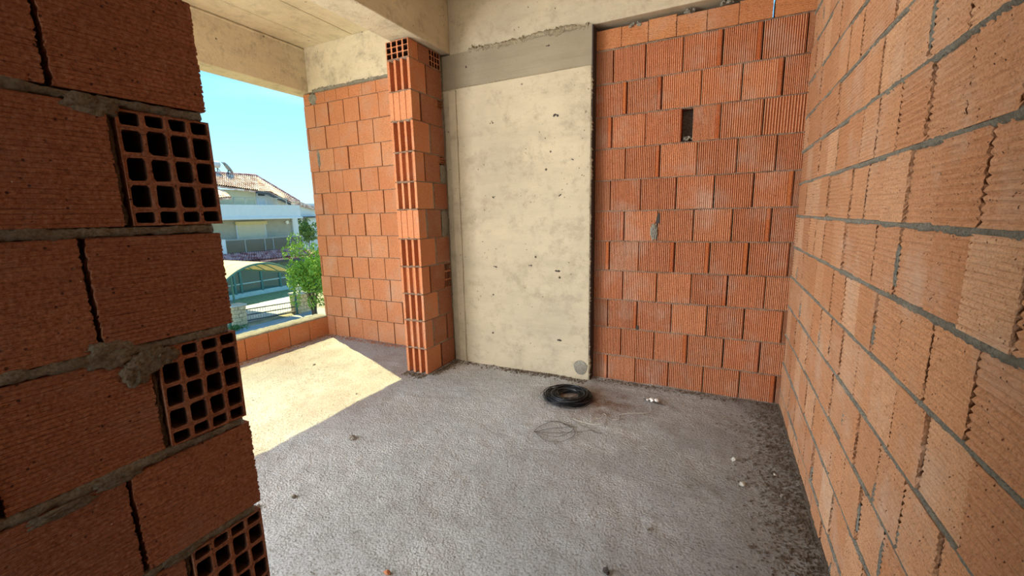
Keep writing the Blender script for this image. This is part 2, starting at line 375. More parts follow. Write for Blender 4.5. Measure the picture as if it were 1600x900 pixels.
def reeded_mesh(name, mat, deep, seed=0):
    """pier front block: four upright ribs with three hollows between them"""
    rd = random.Random(seed); pr = [(-0.5, 0.0)]; dd = 0.30 if deep else 0.06
    ribs = 4; rib = 0.10 if deep else 0.17; gap = (1 - ribs * rib) / 3
    x = -0.5
    for i in range(ribs):
        pr.append((x + rib, 0.0 + rd.uniform(0, 0.01)))
        x += rib
        if i < ribs - 1:
            pr += [(x + gap * 0.12, dd), (x + gap * 0.88, dd), (x + gap, rd.uniform(0, .01))]; x += gap
    m = len(pr); vs = []
    for z in (-0.5, 0.5):
        for p, d in pr: vs.append((p, d, z + rd.uniform(-.012, .012)))
    for z in (-0.5, 0.5): vs += [(-0.5, 1, z), (0.5, 1, z)]
    B = 2 * m; fs = [(i, i + 1, m + i + 1, m + i) for i in range(m - 1)]
    fs += [(B, B + 1) + tuple(range(m - 1, -1, -1)), tuple(range(m, 2 * m)) + (B + 3, B + 2), (0, m, B + 2, B), (m - 1, B + 1, B + 3, 2 * m - 1), (B, B + 2, B + 3, B + 1)]
    return MB().add(vs, fs).mesh(name, mat)

def put(me, parent, loc, w_, d_, h_, rot, name='brick', tilt=0.0, out_=0.0):
    o = link(name, me, parent); o.location = loc; o.scale = (w_, d_, h_); o.rotation_euler = (random.uniform(-.4, .4) * tilt, random.uniform(-.5, .5) * tilt, rot + random.uniform(-.6, .6) * tilt)
    return o

def strip(p0, p1, nrm, h_, proud, name, mat, parent, seed=0, back=0.05, step=0.008, rag=0.35):
    """rough mortar squeezed along a joint from p0 to p1, facing nrm"""
    p0, p1, nrm = Vector(p0), Vector(p1), Vector(nrm); d = p1 - p0; L = d.length; n = max(2, int(L / step)); d.normalize(); up = nrm.cross(d).normalized()
    if up.z < 0 or (abs(up.z) < 1e-6 and up.y < 0): up = -up
    mb = MB(); vs = []; cs = [(-0.5, -back), (-0.5, -0.3), (-0.18, 1.0), (0.2, 0.9), (0.5, -0.3), (0.5, -back)]
    for i in range(n + 1):
        p = p0 + d * (L * i / n)
        for k, (a, b) in enumerate(cs):
            f = 0.6 * noise.noise(Vector((p.x * 60 + k * 3.1, p.y * 60 + seed, p.z * 60))) + 0.7 * noise.noise(Vector((p.x * 170 + k * 3.1, p.y * 170 + seed, p.z * 170)))
            g = noise.noise(Vector((p.x * 9 + seed, p.y * 9, p.z * 9 + k)))
            if k in (0, 5): vs.append(p + up * (a * h_) - nrm * back)
            else: vs.append(p + up * (a * h_ * (1 + rag * (f + g))) + nrm * (b * proud * 0.8 + proud * 0.8 * f + proud * 0.6 * g))
    m = len(cs)
    fs = []
    for i in range(n):
        for k in range(m - 1): fs.append((i * m + k, i * m + k + 1, (i + 1) * m + k + 1, (i + 1) * m + k))
    fs += [tuple(range(m)), tuple(range(n * m, n * m + m))[::-1]]
    return mb.add(vs, fs).build(name, mat, parent, smooth=True)

def blob(c, nrm, w_, h_, t, name, mat, parent, seed=0, n=9):
    """smeared patch of mortar on a wall"""
    c, nrm = Vector(c), Vector(nrm); z = Vector((0, 0, 1)); s_ = z.cross(nrm).normalized(); n = 16; mb = MB(); vs = []; fs = []
    for j in range(n + 1):
        for i in range(n + 1):
            a, b = i / n * 2 - 1, j / n * 2 - 1
            q = 1 + 0.28 * noise.noise(Vector((a * 2 + seed, b * 2, seed * .7))); rr = max(abs(a), abs(b))
            f = noise.noise(Vector((a * 3 + seed * 5, b * 3, 1.3)))
            f2 = noise.noise(Vector((a * 9 + seed, b * 9, 4.7))); edge = (a * a + b * b) ** .5 + 0.25 * f + .2 * f2; dep = t * (0.9 + 0.7 * f + .6 * f2) * max(0.0, min(1, (1.15 - edge) * 3)) - (0.0 if edge < 1.1 else min(.03, (edge - 1.1) * .3))
            vs.append(c + s_ * (a * w_ / 2 * q) + z * (b * h_ / 2 * q) + nrm * dep)
    for j in range(n):
        for i in range(n): fs.append((j * (n + 1) + i, j * (n + 1) + i + 1, (j + 1) * (n + 1) + i + 1, (j + 1) * (n + 1) + i))
    return mb.add(vs, fs).build(name, mat, parent, smooth=True)

# ================================================================== BIG STRUCTURE
XR = 0.385          # right wall face
YF = 2.92           # far brick face
ZC = 2.75           # slab underside
# ---- floor
def floor_z(x, y):
    z = 0.006 * noise.noise(Vector((x * 1.3, y * 1.3, 0))) + 0.005 * noise.noise(Vector((x * 5, y * 5, 3))) + 0.0035 * noise.noise(Vector((x * 17, y * 17, 7)))
    return z
mb = MB(); x0, x1, y0, y1 = -3.8, 0.7, -4.0, 3.2
nx, ny = 300, 380
ys_ = []
for j in range(ny + 1):
    t = j / ny; ys_.append(y0 + (y1 - y0) * (0.12 * t / 0.3 if t < 0.3 else 0.12 + 0.88 * (t - 0.3) / 0.7) if False else (y0 + (0.3 - y0) * t / 0.2 if t < 0.2 else 0.3 + (y1 - 0.3) * (t - 0.2) / 0.8))
vs_ = [(x0 + (x1 - x0) * i / nx, y, floor_z(x0 + (x1 - x0) * i / nx, y)) for y in ys_ for i in range(nx + 1)]
fs_ = [(j * (nx + 1) + i, j * (nx + 1) + i + 1, (j + 1) * (nx + 1) + i + 1, (j + 1) * (nx + 1) + i) for j in range(ny) for i in range(nx)]
mb.add(vs_, fs_); mb.box((x0, y0, -0.25), (x1, y1, -0.03))
floor = struct(mb.build('floor', M['floor'], smooth=True))

# ---- ceiling slab with the boards of its formwork
ceil = struct(MB().box((-3.8, -4, ZC + 0.02), (0.7, 3.2, ZC + 0.2)).build('ceiling', M['concrete_ceiling']))
edges = [-3.56, -3.30, -2.94, -2.53, -2.12]
for a, b in zip(edges, edges[1:]):
    bevelled(MB().box((a + 0.003, -4, ZC + random.uniform(0, .003)), (b - 0.003, 2.95, ZC + 0.03)).build('ceiling_panel', M['concrete_ceiling'], ceil), 0.003, 1)
edges = [-1.9, -1.4, -0.9, -0.4, 0.1, 0.6]
for a, b in zip(edges, edges[1:]):
    bevelled(MB().box((a + 0.002, -4, ZC + random.uniform(0, .003)), (b - 0.002, 2.87, ZC + 0.03)).build('ceiling_panel', M['concrete_ceiling'], ceil), 0.003, 1)
# thin fillet of squeezed concrete under the lintel side
strip((-3.56, -1, ZC - 0.012), (-3.56, 2.95, ZC - 0.012), (1, 0, 0), 0.02, 0.012, 'concrete_ridge', M['concrete_ceiling'], ceil, 4)

def beam(name, a, b, mat='concrete_beam'):
    o = bevelled(MB().box(a, b).build(name, M[mat]), 0.006, 2); return struct(o)
lintel = beam('trim_1', (-3.76, -4, 2.37), (-3.56, 3.15, ZC + 0.02))
bay_beam = beam('trim_2', (-3.56, 2.95, 2.37), (-2.12, 3.15, ZC + 0.02))
mid_beam = beam('trim_3', (-2.12, -4, 2.39), (-1.90, 3.15, ZC + 0.02))
far_beam = beam('trim_4', (-1.90, 2.865, 2.375), (0.7, 3.06, ZC + 0.02), 'concrete')
strip((-3.5, 2.955, 2.375), (-2.13, 2.955, 2.375), (0, -1, 0), 0.03, 0.012, 'mortar_joint', M['mortar'], bay_beam, 8)

# ---- the cast column
col = struct(bevelled(MB().box((-1.885, 2.83, -0.02), (-0.80, 3.06, 2.13)).box((-1.985, 2.842, -0.02), (-1.885, 3.06, 2.13)).build('column', M['concrete']), 0.004, 1))
bevelled(MB().box((-1.90, 2.822, -0.0), (-1.835, 2.86, 2.12)).build('form_strip', M['concrete'], col), 0.004, 1)
MB().box((-1.985, 2.847, 2.13), (-0.80, 3.06, 2.376)).build('cement_band', M['cement_band'], col)['label'] = 'smooth grey brown cement band across the column head'
strip((-1.72, 2.853, 2.372), (-0.83, 2.853, 2.372), (0, -1, 0), 0.035, 0.022, 'ragged_edge', M['ragged'], col, 3, rag=1.1)
strip((-1.88, 2.851, 2.265), (-0.81, 2.851, 2.268), (0, -1, 0), 0.006, 0.003, 'scratch_line', M['white_scuff'], col, 5, rag=1.6)
strip((-1.88, 2.836, 2.128), (-0.81, 2.836, 2.128), (0, -1, 0), 0.010, 0.004, 'cast_ridge', M['ragged'], col, 6, rag=1.0)
strip((-0.803, 2.835, 0.0), (-0.803, 2.835, 2.13), (0, -1, 0), 0.018, 0.006, 'cast_ridge', M['ragged'], col, 9, rag=0.9)
strip((-1.838, 2.828, 0.0), (-1.838, 2.828, 2.12), (0, -1, 0), 0.012, 0.005, 'cast_ridge', M['ragged'], col, 19, rag=0.9)
# cement dab near the foot and broken pockets
b0 = at(907, 574, y=2.83); mb = MB(); ring = [b0 + Vector((0.05 * math.cos(a) * (1 + .08 * math.sin(3 * a)), -0.004, 0.055 * math.sin(a))) for a in [i * PI / 10 for i in range(20)]]
mb.prism(ring, (0, 0.01, 0)).build('cement_dab', M['mortar'], col)['label'] = 'round grey cement dab'
rp = random.Random(3)
for (u, v, r) in [(868, 181, .02), (768, 193, .012), (872, 424, .02), (773, 417, .014), (828, 415, .013), (873, 531, .022), (772, 520, .012), (875, 305, .013), (771, 308, .014), (770, 460, .012), (894, 249, .010), (820, 450, .007), (855, 71, .013), (727, 105, .016)]:
    p = at(u, v, y=2.83 if v > 145 else 2.847); mb = MB()
    for k in range(3): mb.rock(p + Vector((rp.uniform(-r, r), 0.001, rp.uniform(-r * .4, r * .4))), r * rp.uniform(.4, .8), 0.6, rp)
    for i in range(len(mb.v)): mb.v[i] = (mb.v[i][0], p.y + (mb.v[i][1] - p.y) * 0.22, mb.v[i][2])
    mb.build('spall_pocket', M['dark_stick'], col)

# ---- far wall
wf = struct(MB().box((-0.80, YF + 0.105, -0.02), (0.50, YF + 0.16, 2.27)).build('wall_far', M['mortar_dark']))
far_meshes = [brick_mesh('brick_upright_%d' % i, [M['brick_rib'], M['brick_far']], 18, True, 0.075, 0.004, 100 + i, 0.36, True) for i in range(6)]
top_meshes = [brick_mesh('brick_lying_%d' % i, M['brick_top'], 12, False, 0.02, 0.01, 200 + i, 0.55) for i in range(4)]
z0f = -0.02; dzf = 0.2044
even = [951, 996, 1049, 1104, 1161]; odd = [973, 1025, 1079, 1137, 1201]
xe = [at(u, 497, y=YF).x for u in even]; xo = [at(u, 440, y=YF).x for u in odd]
xe[-1] = xe[-2] + 0.207; xe.append(xe[-1] + 0.207); xo = xo[:4] + [xo[3] + .207, xo[3] + .414]
GAPROW = 8
for r in range(11):
    za, zb = z0f + r * dzf, z0f + (r + 1) * dzf
    js = [-0.80] + [x + random.uniform(-.006, .006) for x in (xe if r % 2 == 0 else xo)]
    js = [j for j in js if j < XR + 0.03] + [XR + 0.06]
    if r == GAPROW:
        hx0, hx1 = at(1065, 196, y=YF).x, at(1082, 196, y=YF).x
        js = [-0.80, at(957, 190, y=YF).x, at(1009, 190, y=YF).x, hx0, hx1, at(1126, 190, y=YF).x, at(1192, 190, y=YF).x, XR + 0.06]
    for a, b in zip(js, js[1:]):
        if r == GAPROW and abs(a - hx0) < 1e-6: continue
        g = random.uniform(0.005, 0.009)
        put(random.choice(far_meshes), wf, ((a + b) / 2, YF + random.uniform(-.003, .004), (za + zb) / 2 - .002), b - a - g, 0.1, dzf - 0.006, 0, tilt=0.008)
        if random.random() < 0.4:   # the plain lip that shows beside many joints
            o = MB().box((b - g / 2 - 0.024, YF - 0.0035, za + 0.006), (b - g / 2 - 0.006, YF + 0.01, zb - 0.006)).build('plain_lip', M['brick_far'], wf)
    strip((-0.79, YF, zb - 0.002), (XR + 0.01, YF, zb - 0.002), (0, -1, 0), 0.007, 0.005, 'mortar_joint', M['mortar_warm'], wf, r, rag=0.9)
# crumbled mortar at the missing half brick, patched hole
hp = at(1074, 218, y=YF)
mb = MB(); rr = random.Random(5)
for k in range(14): mb.rock((hp.x + rr.uniform(-.035, .035), YF + rr.uniform(-.01, .05), hp.z + 0.008 + rr.uniform(-.01, .012)), rr.uniform(.006, .014), .8, rr)
mb.build('mortar_crumbs', M['mortar'], wf)
p = at(1022, 362, y=YF); blob((p.x, YF - 0.002, p.z), (0, -1, 0), 0.045, 0.11, 0.010, 'mortar_patch', M['mortar'], wf, 4)
p = at(1027, 342, y=YF)
MB().prism([(p.x - .012, YF - .004, p.z - .03), (p.x + .014, YF - .004, p.z - .03), (p.x + .014, YF - .004, p.z + .03), (p.x + .004, YF - .004, p.z + .04)], (0, .02, 0)).build('chipped_hole', M['dark_stick'], wf)
p = at(996, 512, y=YF); MB().box((p.x - .008, YF - .006, p.z - .014), (p.x + .006, YF + .01, p.z + .014)).build('chipped_hole', M['dark_stick'], wf)
# top course, lying blocks
_g = at(1208, 14, y=YF).x
MB().box((-0.80, YF + 0.1, 2.2), (_g - 0.004, YF + 0.15, 2.37)).box((_g + 0.018, YF + 0.1, 2.2), (0.5, YF + 0.15, 2.37)).build('mortar_backing', M['mortar_dark'], wf)
zt0 = z0f + 11 * dzf
tj = [-0.80] + [at(u, v, y=YF).x for u, v in [(971, 62), (1013, 52), (1057, 43), (1105, 32), (1155, 22), (1208, 14)]] + [XR + 0.06]
for i, (a, b) in enumerate(zip(tj, tj[1:])):
    gl = 0.012 if abs(a - tj[6]) < 1e-6 else 0.002; gr = 0.0 if i == 5 else 0.002
    hh = 0.118 + random.uniform(-.008, .008)
    put(top_meshes[i % 4], wf, ((a + gl + b - gr) / 2, YF + random.uniform(-.004, .004), zt0 + 0.004 + hh / 2), b - a - gl - gr, 0.12, hh, 0, tilt=0.008)
mb = MB(); rr = random.Random(8)
for (u, v) in [(992, 38), (1078, 18), (1135, 3)]:
    c = at(u, v, y=YF)
    for k in range(7): mb.rock((c.x + rr.uniform(-.03, .03), YF - 0.006 + rr.uniform(-.008, .02), min(2.365, c.z + rr.uniform(-.012, .008))), rr.uniform(.008, .016), .7, rr)
mb.build('mortar_crumbs', M['mortar'], wf)
# near-black sheet on the column's side return: its shade painted as colour
struct(MB().box((-0.80, 2.835, 0.0), (-0.792, YF, 2.365)).build('column_shade_sheet', M['dark_stick']))

# ---- right wall
wr = struct(MB().box((XR + 0.105, -4, -0.02), (XR + 0.2, 3.05, ZC)).build('wall_right', M['mortar_dark']))
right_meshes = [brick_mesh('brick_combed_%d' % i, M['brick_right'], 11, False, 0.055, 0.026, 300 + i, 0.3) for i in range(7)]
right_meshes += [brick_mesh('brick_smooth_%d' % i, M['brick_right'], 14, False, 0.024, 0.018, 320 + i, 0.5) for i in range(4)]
DZR = 0.1755
zr = [0.0, 0.10] + [0.277 + DZR * k for k in range(15)]
offs = [0.04, 0.10, 0.02, 0.11, 0.05, 0.09, 0.0, 0.158, 0.094, 0.139, 0.06, 0.10, 0.02, 0.12, 0.05, 0.09]
nb = 0; jf = MB()
for r, (za, zb) in enumerate(zip(zr, zr[1:])):
    zb_ = min(zb, ZC)
    if zb_ - za < 0.04: continue
    y = YF - 0.012; js = [y]
    k = int((y - offs[r]) / 0.165)
    t = offs[r] + 0.165 * k
    if y - t < 0.04: t -= 0.165
    while t > -0.45: js.append(t + random.uniform(-.009, .009)); t -= 0.165
    for b, a in zip(js, js[1:]):
        g = random.uniform(0.006, 0.011)
        put(random.choice(right_meshes), wr, (XR + random.uniform(-.003, .004), (a + b) / 2, (za + zb_) / 2), b - a - g, 0.1, zb_ - za - 0.010, -PI / 2, tilt=0.008); nb += 1
        jf.box((XR + .009, a - g / 2 - .001, za + .004), (XR + .09, a + g / 2 + .001, zb_ - .008))
        if random.random() < 0.2:
            zc_ = za + (zb_ - za) * random.uniform(.15, .5)
            blob((XR + 0.003, a, zc_), (-1, 0, 0), random.uniform(.008, .018), random.uniform(.05, .11), 0.003, 'mortar_smear', M['mortar'], wr, r + a)
    hj = 0.015 if 5 <= r <= 8 else 0.012
    strip((XR + .0005, js[-1], zb_ - 0.001), (XR + .0005, js[0], zb_ - 0.001), (-1, 0, 0), hj, 0.0035, 'mortar_joint', M['mortar'], wr, r * 3 + 1, rag=0.45)
jf.build('joint_shade_fill', M['joint_shade'], wr)['kind'] = 'stuff'  # near-black strips paint the shade inside the open upright joints
MB().box((XR + 0.001, -4, -0.02), (XR + 0.1, -0.55, ZC)).build('mortar_backing', M['mortar'], wr)

# ---- left wall (near, in shade): stretchers and, at the tooth ends, blocks showing their cells
XL = -0.87
wl = struct(MB().box((XL - 0.17, -4, -0.02), (XL - 0.105, 0.46, ZC)).build('wall_left', M['mortar_dark']))
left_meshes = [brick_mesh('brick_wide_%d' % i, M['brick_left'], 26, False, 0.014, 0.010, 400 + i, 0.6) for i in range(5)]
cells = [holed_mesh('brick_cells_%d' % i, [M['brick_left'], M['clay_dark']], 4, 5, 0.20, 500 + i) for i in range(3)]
zl = [-0.02, 0.185, 0.385, 0.588, 0.790, 0.990, 1.186, 1.388, 1.588, 1.788, 1.988, 2.188, 2.388, 2.588, ZC]
# with the joint above row index 7 at z=1.388: row 7 is stretcher (joint y .288), row 6 has the cells, and so on
ends = [.485, .487, .49, .492, .488, .486, .493, .490, .488, .49, .487, .49, .489, .49]
for r, (za, zb) in enumerate(zip(zl, zl[1:])):
    ye = ends[r]; celled = (r % 2 == 0)
    mh = 0.017
    if celled:
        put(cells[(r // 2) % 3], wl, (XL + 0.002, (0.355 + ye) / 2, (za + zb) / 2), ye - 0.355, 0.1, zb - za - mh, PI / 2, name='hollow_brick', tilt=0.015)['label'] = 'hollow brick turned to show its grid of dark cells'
        js = [0.343, 0.150, -0.048, -0.246, -0.444]
    else: js = [ye, 0.286, 0.088, -0.11, -0.308, -0.506]
    for i, (b, a) in enumerate(zip(js, js[1:])):
        bb = b if i == 0 else b - 0.004
        put(random.choice(left_meshes), wl, (XL + random.uniform(-.002, .003), (a + 0.004 + bb) / 2, (za + zb) / 2), bb - a - 0.004, 0.1, zb - za - mh, PI / 2, tilt=0.012)
    if not celled: pass
    strip((XL - .001, -0.6, zb), (XL - .001, ye - 0.012, zb), (1, 0, 0), mh * 1.05, 0.005, 'mortar_joint', M['mortar_near'], wl, r * 5 + 2, rag=0.55, step=0.007)
    if celled: strip((XL - .012, 0.349, za + .01), (XL - .012, 0.349, zb - .01), (1, 0, 0), 0.010, 0.006, 'mortar_joint', M['mortar_near'], wl, r * 5 + 3, rag=0.9, step=0.007)
    else: strip((XL - .018, 0.288, za + .01), (XL - .018, 0.288, zb - .01), (1, 0, 0), 0.008, 0.006, 'mortar_joint', M['mortar_dark'], wl, r * 5 + 3, rag=0.9, step=0.007)
for (u, v, w2, h2, sd_) in [(430 / 3, 490 / 3, .05, .02, 1), (520 / 3, 300 + 760 / 3, .05, .03, 2), (700 / 3, 300 + 790 / 3, .045, .03, 3), (640 / 3, 300 + 850 / 3, .03, .03, 4), (780 / 3, 300 + 765 / 3, .03, .02, 5), (560 / 3, 600 + 440 / 3, .05, .014, 6), (300 / 3, 600 + 590 / 3, .06, .012, 7), (850 / 3, 600 + 800 / 3, .05, .014, 8)]:
    p = at(u, v, x=XL); blob((XL + 0.001, p.y, p.z), (1, 0, 0), w2 * 1.3, h2 * 1.5, 0.003, 'mortar_smear', M['mortar_near'], wl, sd_)
MB().box((XL - 0.1, -4, -0.02), (XL - 0.001, -0.62, ZC)).build('mortar_backing', M['mortar_near'], wl)

# ---- bay wall behind the balcony
YB = 2.97
wb = struct(MB().box((-3.655, YB + 0.105, -0.02), (-1.9, YB + 0.18, 2.37)).build('wall_bay', M['mortar_dark']))
bay_meshes = [brick_mesh('brick_bay_%d' % i, M['brick_bay'], 16, True, 0.010, 0.006, 600 + i, 0.6) for i in range(5)]
bay_top = [brick_mesh('brick_bay_top_%d' % i, M['brick_bay'], 10, False, 0.016, 0.008, 620 + i, 0.6) for i in range(3)]
vl = [528, 492, 461, 431, 400, 368, 336, 305, 272, 237, 204, 167]
zb_l = [0.0] + [at(500 - 0.09 * (500 - v), v, x=-3.62, z=None).z if False else at({492: 514, 461: 511, 431: 507, 400: 503, 368: 498, 336: 493, 305: 489, 272: 484, 237: 479, 204: 474, 167: 471}[v], v, y=YB).z for v in vl[1:]]
zb_l = [0.0] + [0.205 * k + 0.005 for k in range(1, 12)]
rowA = [at(u, 185, y=YB).x for u in (492, 515, 539, 563, 592)]; rowB = [at(u, 220, y=YB).x for u in (485, 509, 532, 559, 585, 613)]
for r, (za, zb) in enumerate(zip(zb_l, zb_l[1:])):
    js = rowA if r % 2 == 0 else rowB
    js = [-3.655 + random.uniform(-.006, .006)] + [x + random.uniform(-.012, .012) for x in js]
    while js[-1] < -2.15: js.append(js[-1] + 0.205)
    for a, b in zip(js, js[1:]):
        g = random.uniform(0.007, 0.012)
        put(random.choice(bay_meshes), wb, ((a + b) / 2, YB + random.uniform(-.004, .004), (za + zb) / 2), b - a - g, 0.1, zb - za - 0.007, 0, tilt=0.008)
    strip((-3.65, YB + .004, zb), (-1.95, YB + .004, zb), (0, -1, 0), 0.006, 0.002, 'mortar_joint', M['mortar_warm'], wb, r + 40, rag=0.8)
js = [-3.655] + [at(u, 150, y=YB).x for u in (484, 492, 507, 525, 545, 566, 588)] + [-2.45, -2.3, -2.12]
for i, (a, b) in enumerate(zip(js, js[1:])):
    if i == 1:
        blob(((a + b) / 2, YB + .002, 2.31), (0, -1, 0), b - a + .03, 0.10, 0.006, 'mortar_patch', M['mortar'], wb, 21); continue
    put(bay_top[i % 3], wb, ((a + b) / 2, YB, 2.262 + 0.05), b - a - 0.004, 0.1, 0.10, 0, tilt=0.008)
p = at(498, 248, y=YB); blob((p.x, YB + .002, p.z), (0, -1, 0), 0.035, 0.17, 0.006, 'mortar_patch', M['mortar'], wb, 13)

# ---- balcony parapet: one course of bricks with mortar on top
wp = struct(MB().box((-3.79, -4, -0.02), (-3.725, 2.97, 0.19)).build('wall_parapet', M['mortar_dark']))
ps = [brick_mesh('brick_parapet_%d' % i, M['brick_bay'], 12, False, 0.012, 0.008, 650 + i, 0.6) for i in range(3)]
pj = [2.965] + [at(u, v, x=-3.62).y for u, v in ((484, 515), (453, 522), (420, 532), (384, 545))]
while pj[-1] > -0.6: pj.append(pj[-1] - 0.2)
for b, a in zip(pj, pj[1:]):
    put(random.choice(ps), wp, (-3.62 + random.uniform(-.003, .003), (a + b) / 2, 0.097), b - a - 0.007, 0.105, 0.188, PI / 2, tilt=0.01)
mb = MB(); n = 220; vs_ = []; cs = [(-3.80, .17), (-3.795, .203), (-3.74, .212), (-3.68, .208), (-3.628, .203), (-3.624, .186)]
for i in range(n + 1):
    y = -0.6 + 3.57 * i / n
    for k, (x, z) in enumerate(cs):
        f = noise.noise(Vector((x * 40, y * 30, 2))); vs_.append((x + .004 * f, y, z + (.008 * f if 0 < k < 5 else 0)))
fs_ = [(i * 6 + k, i * 6 + k + 1, (i + 1) * 6 + k + 1, (i + 1) * 6 + k) for i in range(n) for k in range(5)]
mb.add(vs_, fs_).build('mortar_capping', M['mortar'], wp, smooth=True)

# ---- pier at the mouth of the balcony
XP = -1.955; YP = 2.455; XPL = -2.15
wpier = struct(MB().box((XPL + 0.01, YP + 0.07, -0.02), (XP - 0.11, 2.97, 2.38)).build('wall_pier', M['mortar_dark']))
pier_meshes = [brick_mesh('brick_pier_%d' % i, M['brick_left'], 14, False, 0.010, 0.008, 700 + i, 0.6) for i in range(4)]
deepm = [reeded_mesh('brick_reeded_deep_%d' % i, M['brick_bay'], True, i) for i in range(2)]
shalm = [reeded_mesh('brick_reeded_shallow_%d' % i, M['brick_bay'], False, 10 + i) for i in range(2)]
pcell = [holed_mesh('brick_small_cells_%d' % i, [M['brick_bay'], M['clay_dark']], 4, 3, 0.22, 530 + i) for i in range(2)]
vtop = [582, 544, 501, 460, 417, 373.6, 327, 283, 235, 185, 137, 85]
zp = [0.0] + [at(650, v, y=YP).z for v in vtop[1:]]
deep = [1, 1, 1, 1, 1, 0, 1, 1, 1, 0, 1]
YE = 2.825
for r, (za, zb) in enumerate(zip(zp, zp[1:])):
    fr = [0, .5, 1] if r % 2 == 0 else [0, .27, .78, 1]
    js = [YP + (YE - YP) * (q + (random.uniform(-.03, .03) if 0 < q < 1 else 0)) for q in fr]
    h_ = zb - za - 0.008; zc_ = (za + zb) / 2
    # the corner block: reeded to the camera, its side is the first brick of the right face
    put((deepm if deep[r] else shalm)[r % 2], wpier, ((XPL + XP) / 2, YP, zc_), XP - XPL, js[1] - YP - 0.004, h_, 0, name='reeded_brick', tilt=0.006)
    for i in range(1, len(js) - 1):
        a, b = js[i], js[i + 1]
        wide = random.random() < 0.5
        g = 0.012
        last = (i == len(js) - 2 and r % 2 == 1)
        if last and r in (3, 7, 9):
            full = r == 3
            hh = h_ if full else 0.055
            put(pcell[r % 2], wpier, (XP, (a + b) / 2 + .004, zc_ if full else zb - .004 - hh / 2), b - a - 0.01, 0.1, hh, PI / 2, name='hollow_brick')
            if not full: put(pier_meshes[0], wpier, (XP - .006, (a + b) / 2 + .004, za + .004 + (h_ - hh) / 2), b - a - 0.01, 0.1, h_ - hh - .006, PI / 2) if r == 9 else blob((XP, (a + b) / 2, za + .07), (1, 0, 0), b - a, .14, .004, 'mortar_patch', M['mortar'], wpier, r)
        elif last and r == 5: blob((XP - .002, (a + b) / 2, zc_), (1, 0, 0), b - a, h_, .004, 'mortar_patch', M['mortar'], wpier, r)
        else: put(random.choice(pier_meshes), wpier, (XP + random.uniform(-.004, .003), (a + b + g) / 2, zc_), b - a - g - .002, 0.1, h_, PI / 2, tilt=0.008)
        if i == 1 and r in (1, 2, 4, 6, 8, 5): strip((XP - .004, a + .005, za + .005), (XP - .004, a + .005, zb - .005), (1, 0, 0), 0.022, 0.004, 'mortar_joint', M['mortar'], wpier, r + 70, rag=1.0)
    strip((XP - .002, YP + .01, zb), (XP - .002, YE, zb), (1, 0, 0), 0.009, 0.003, 'mortar_joint', M['mortar_warm'] if r % 3 else M['mortar'], wpier, r + 50, rag=0.8)
    strip((XPL + .005, YP + .003, zb), (XP - .003, YP + .003, zb), (0, -1, 0), 0.012, 0.008, 'mortar_joint', M['mortar_warm'], wpier, r + 60, rag=1.2, step=.006)
# top course of the pier
zt = zp[-1]; ht = 2.385 - zt
put(holed_mesh('brick_head_cells', [M['brick_bay'], M['clay_dark']], 4, 3, 0.22, 540, False), wpier, ((XPL + XP) / 2, YP, zt + ht / 2), XP - XPL, 0.1, ht - .006, 0, name='hollow_brick')
put(pier_meshes[2], wpier, (XP, YP + .165, zt + ht / 2), 0.12, 0.1, ht - .006, PI / 2)
put(pcell[0], wpier, (XP, YP + .29, zt + ht / 2), 0.13, 0.1, ht - .006, PI / 2, name='hollow_brick')
# mortar gap filled between pier and column, full height
strip((XP - .012, 2.832, 0), (XP - .012, 2.832, 2.38), (1, 0, 0), 0.03, 0.012, 'mortar_joint', M['mortar'], wpier, 91, rag=0.6)

# ================================================================== THINGS ON THE FLOOR
# ---- coil of black binding wire
cc = at(888, 618, z=0.02); coil = empty('wire_coil', (cc.x, cc.y, 0.0))
tag(coil, 'thick coil of black binding wire lying on the concrete by the column foot', 'wire coil')
rw = random.Random(11)
def loop_pts(R, cz, n=64, wob=0.006, ox=0, oy=0, ecc=1.0, rnd=rw):
    ph = [rnd.uniform(0, 6.28) for _ in range(3)]; tx, ty = rnd.uniform(-.05, .05), rnd.uniform(-.05, .05); o = []
    for i in range(n):
        a = 2 * PI * i / n; r = R * (1 + wob / R * (math.sin(2 * a + ph[0]) + .5 * math.sin(3 * a + ph[1])))
        x, y = r * math.cos(a) + ox, r * math.sin(a) * ecc + oy
        o.append((x, y, cz + tx * x + ty * y + .003 * math.sin(2 * a + ph[2])))
    return o
for k in range(95):
    t = rw.uniform(0, 2 * PI); q_ = math.sqrt(rw.random()); R = 0.108 + 0.044 * q_ * math.cos(t); z = 0.024 + 0.015 * q_ * math.sin(t)
    MB().tube(loop_pts(R, z, wob=.009, ox=rw.uniform(-.011, .011), oy=rw.uniform(-.011, .011)), rw.uniform(.0016, .0024), 5, True).build('wire_loop', M['wire_black' if k % 5 else 'wire_grey'], coil, smooth=True)
# straying rings that left the bundle
for k in range(4):
    MB().tube(loop_pts(rw.uniform(.15, .168), 0.012 + .004 * k, wob=0.012, ox=rw.uniform(-.015, .015), oy=rw.uniform(-.02, .01)), 0.0011, 5, True).build('wire_loop', M['wire_black'], coil, smooth=True)

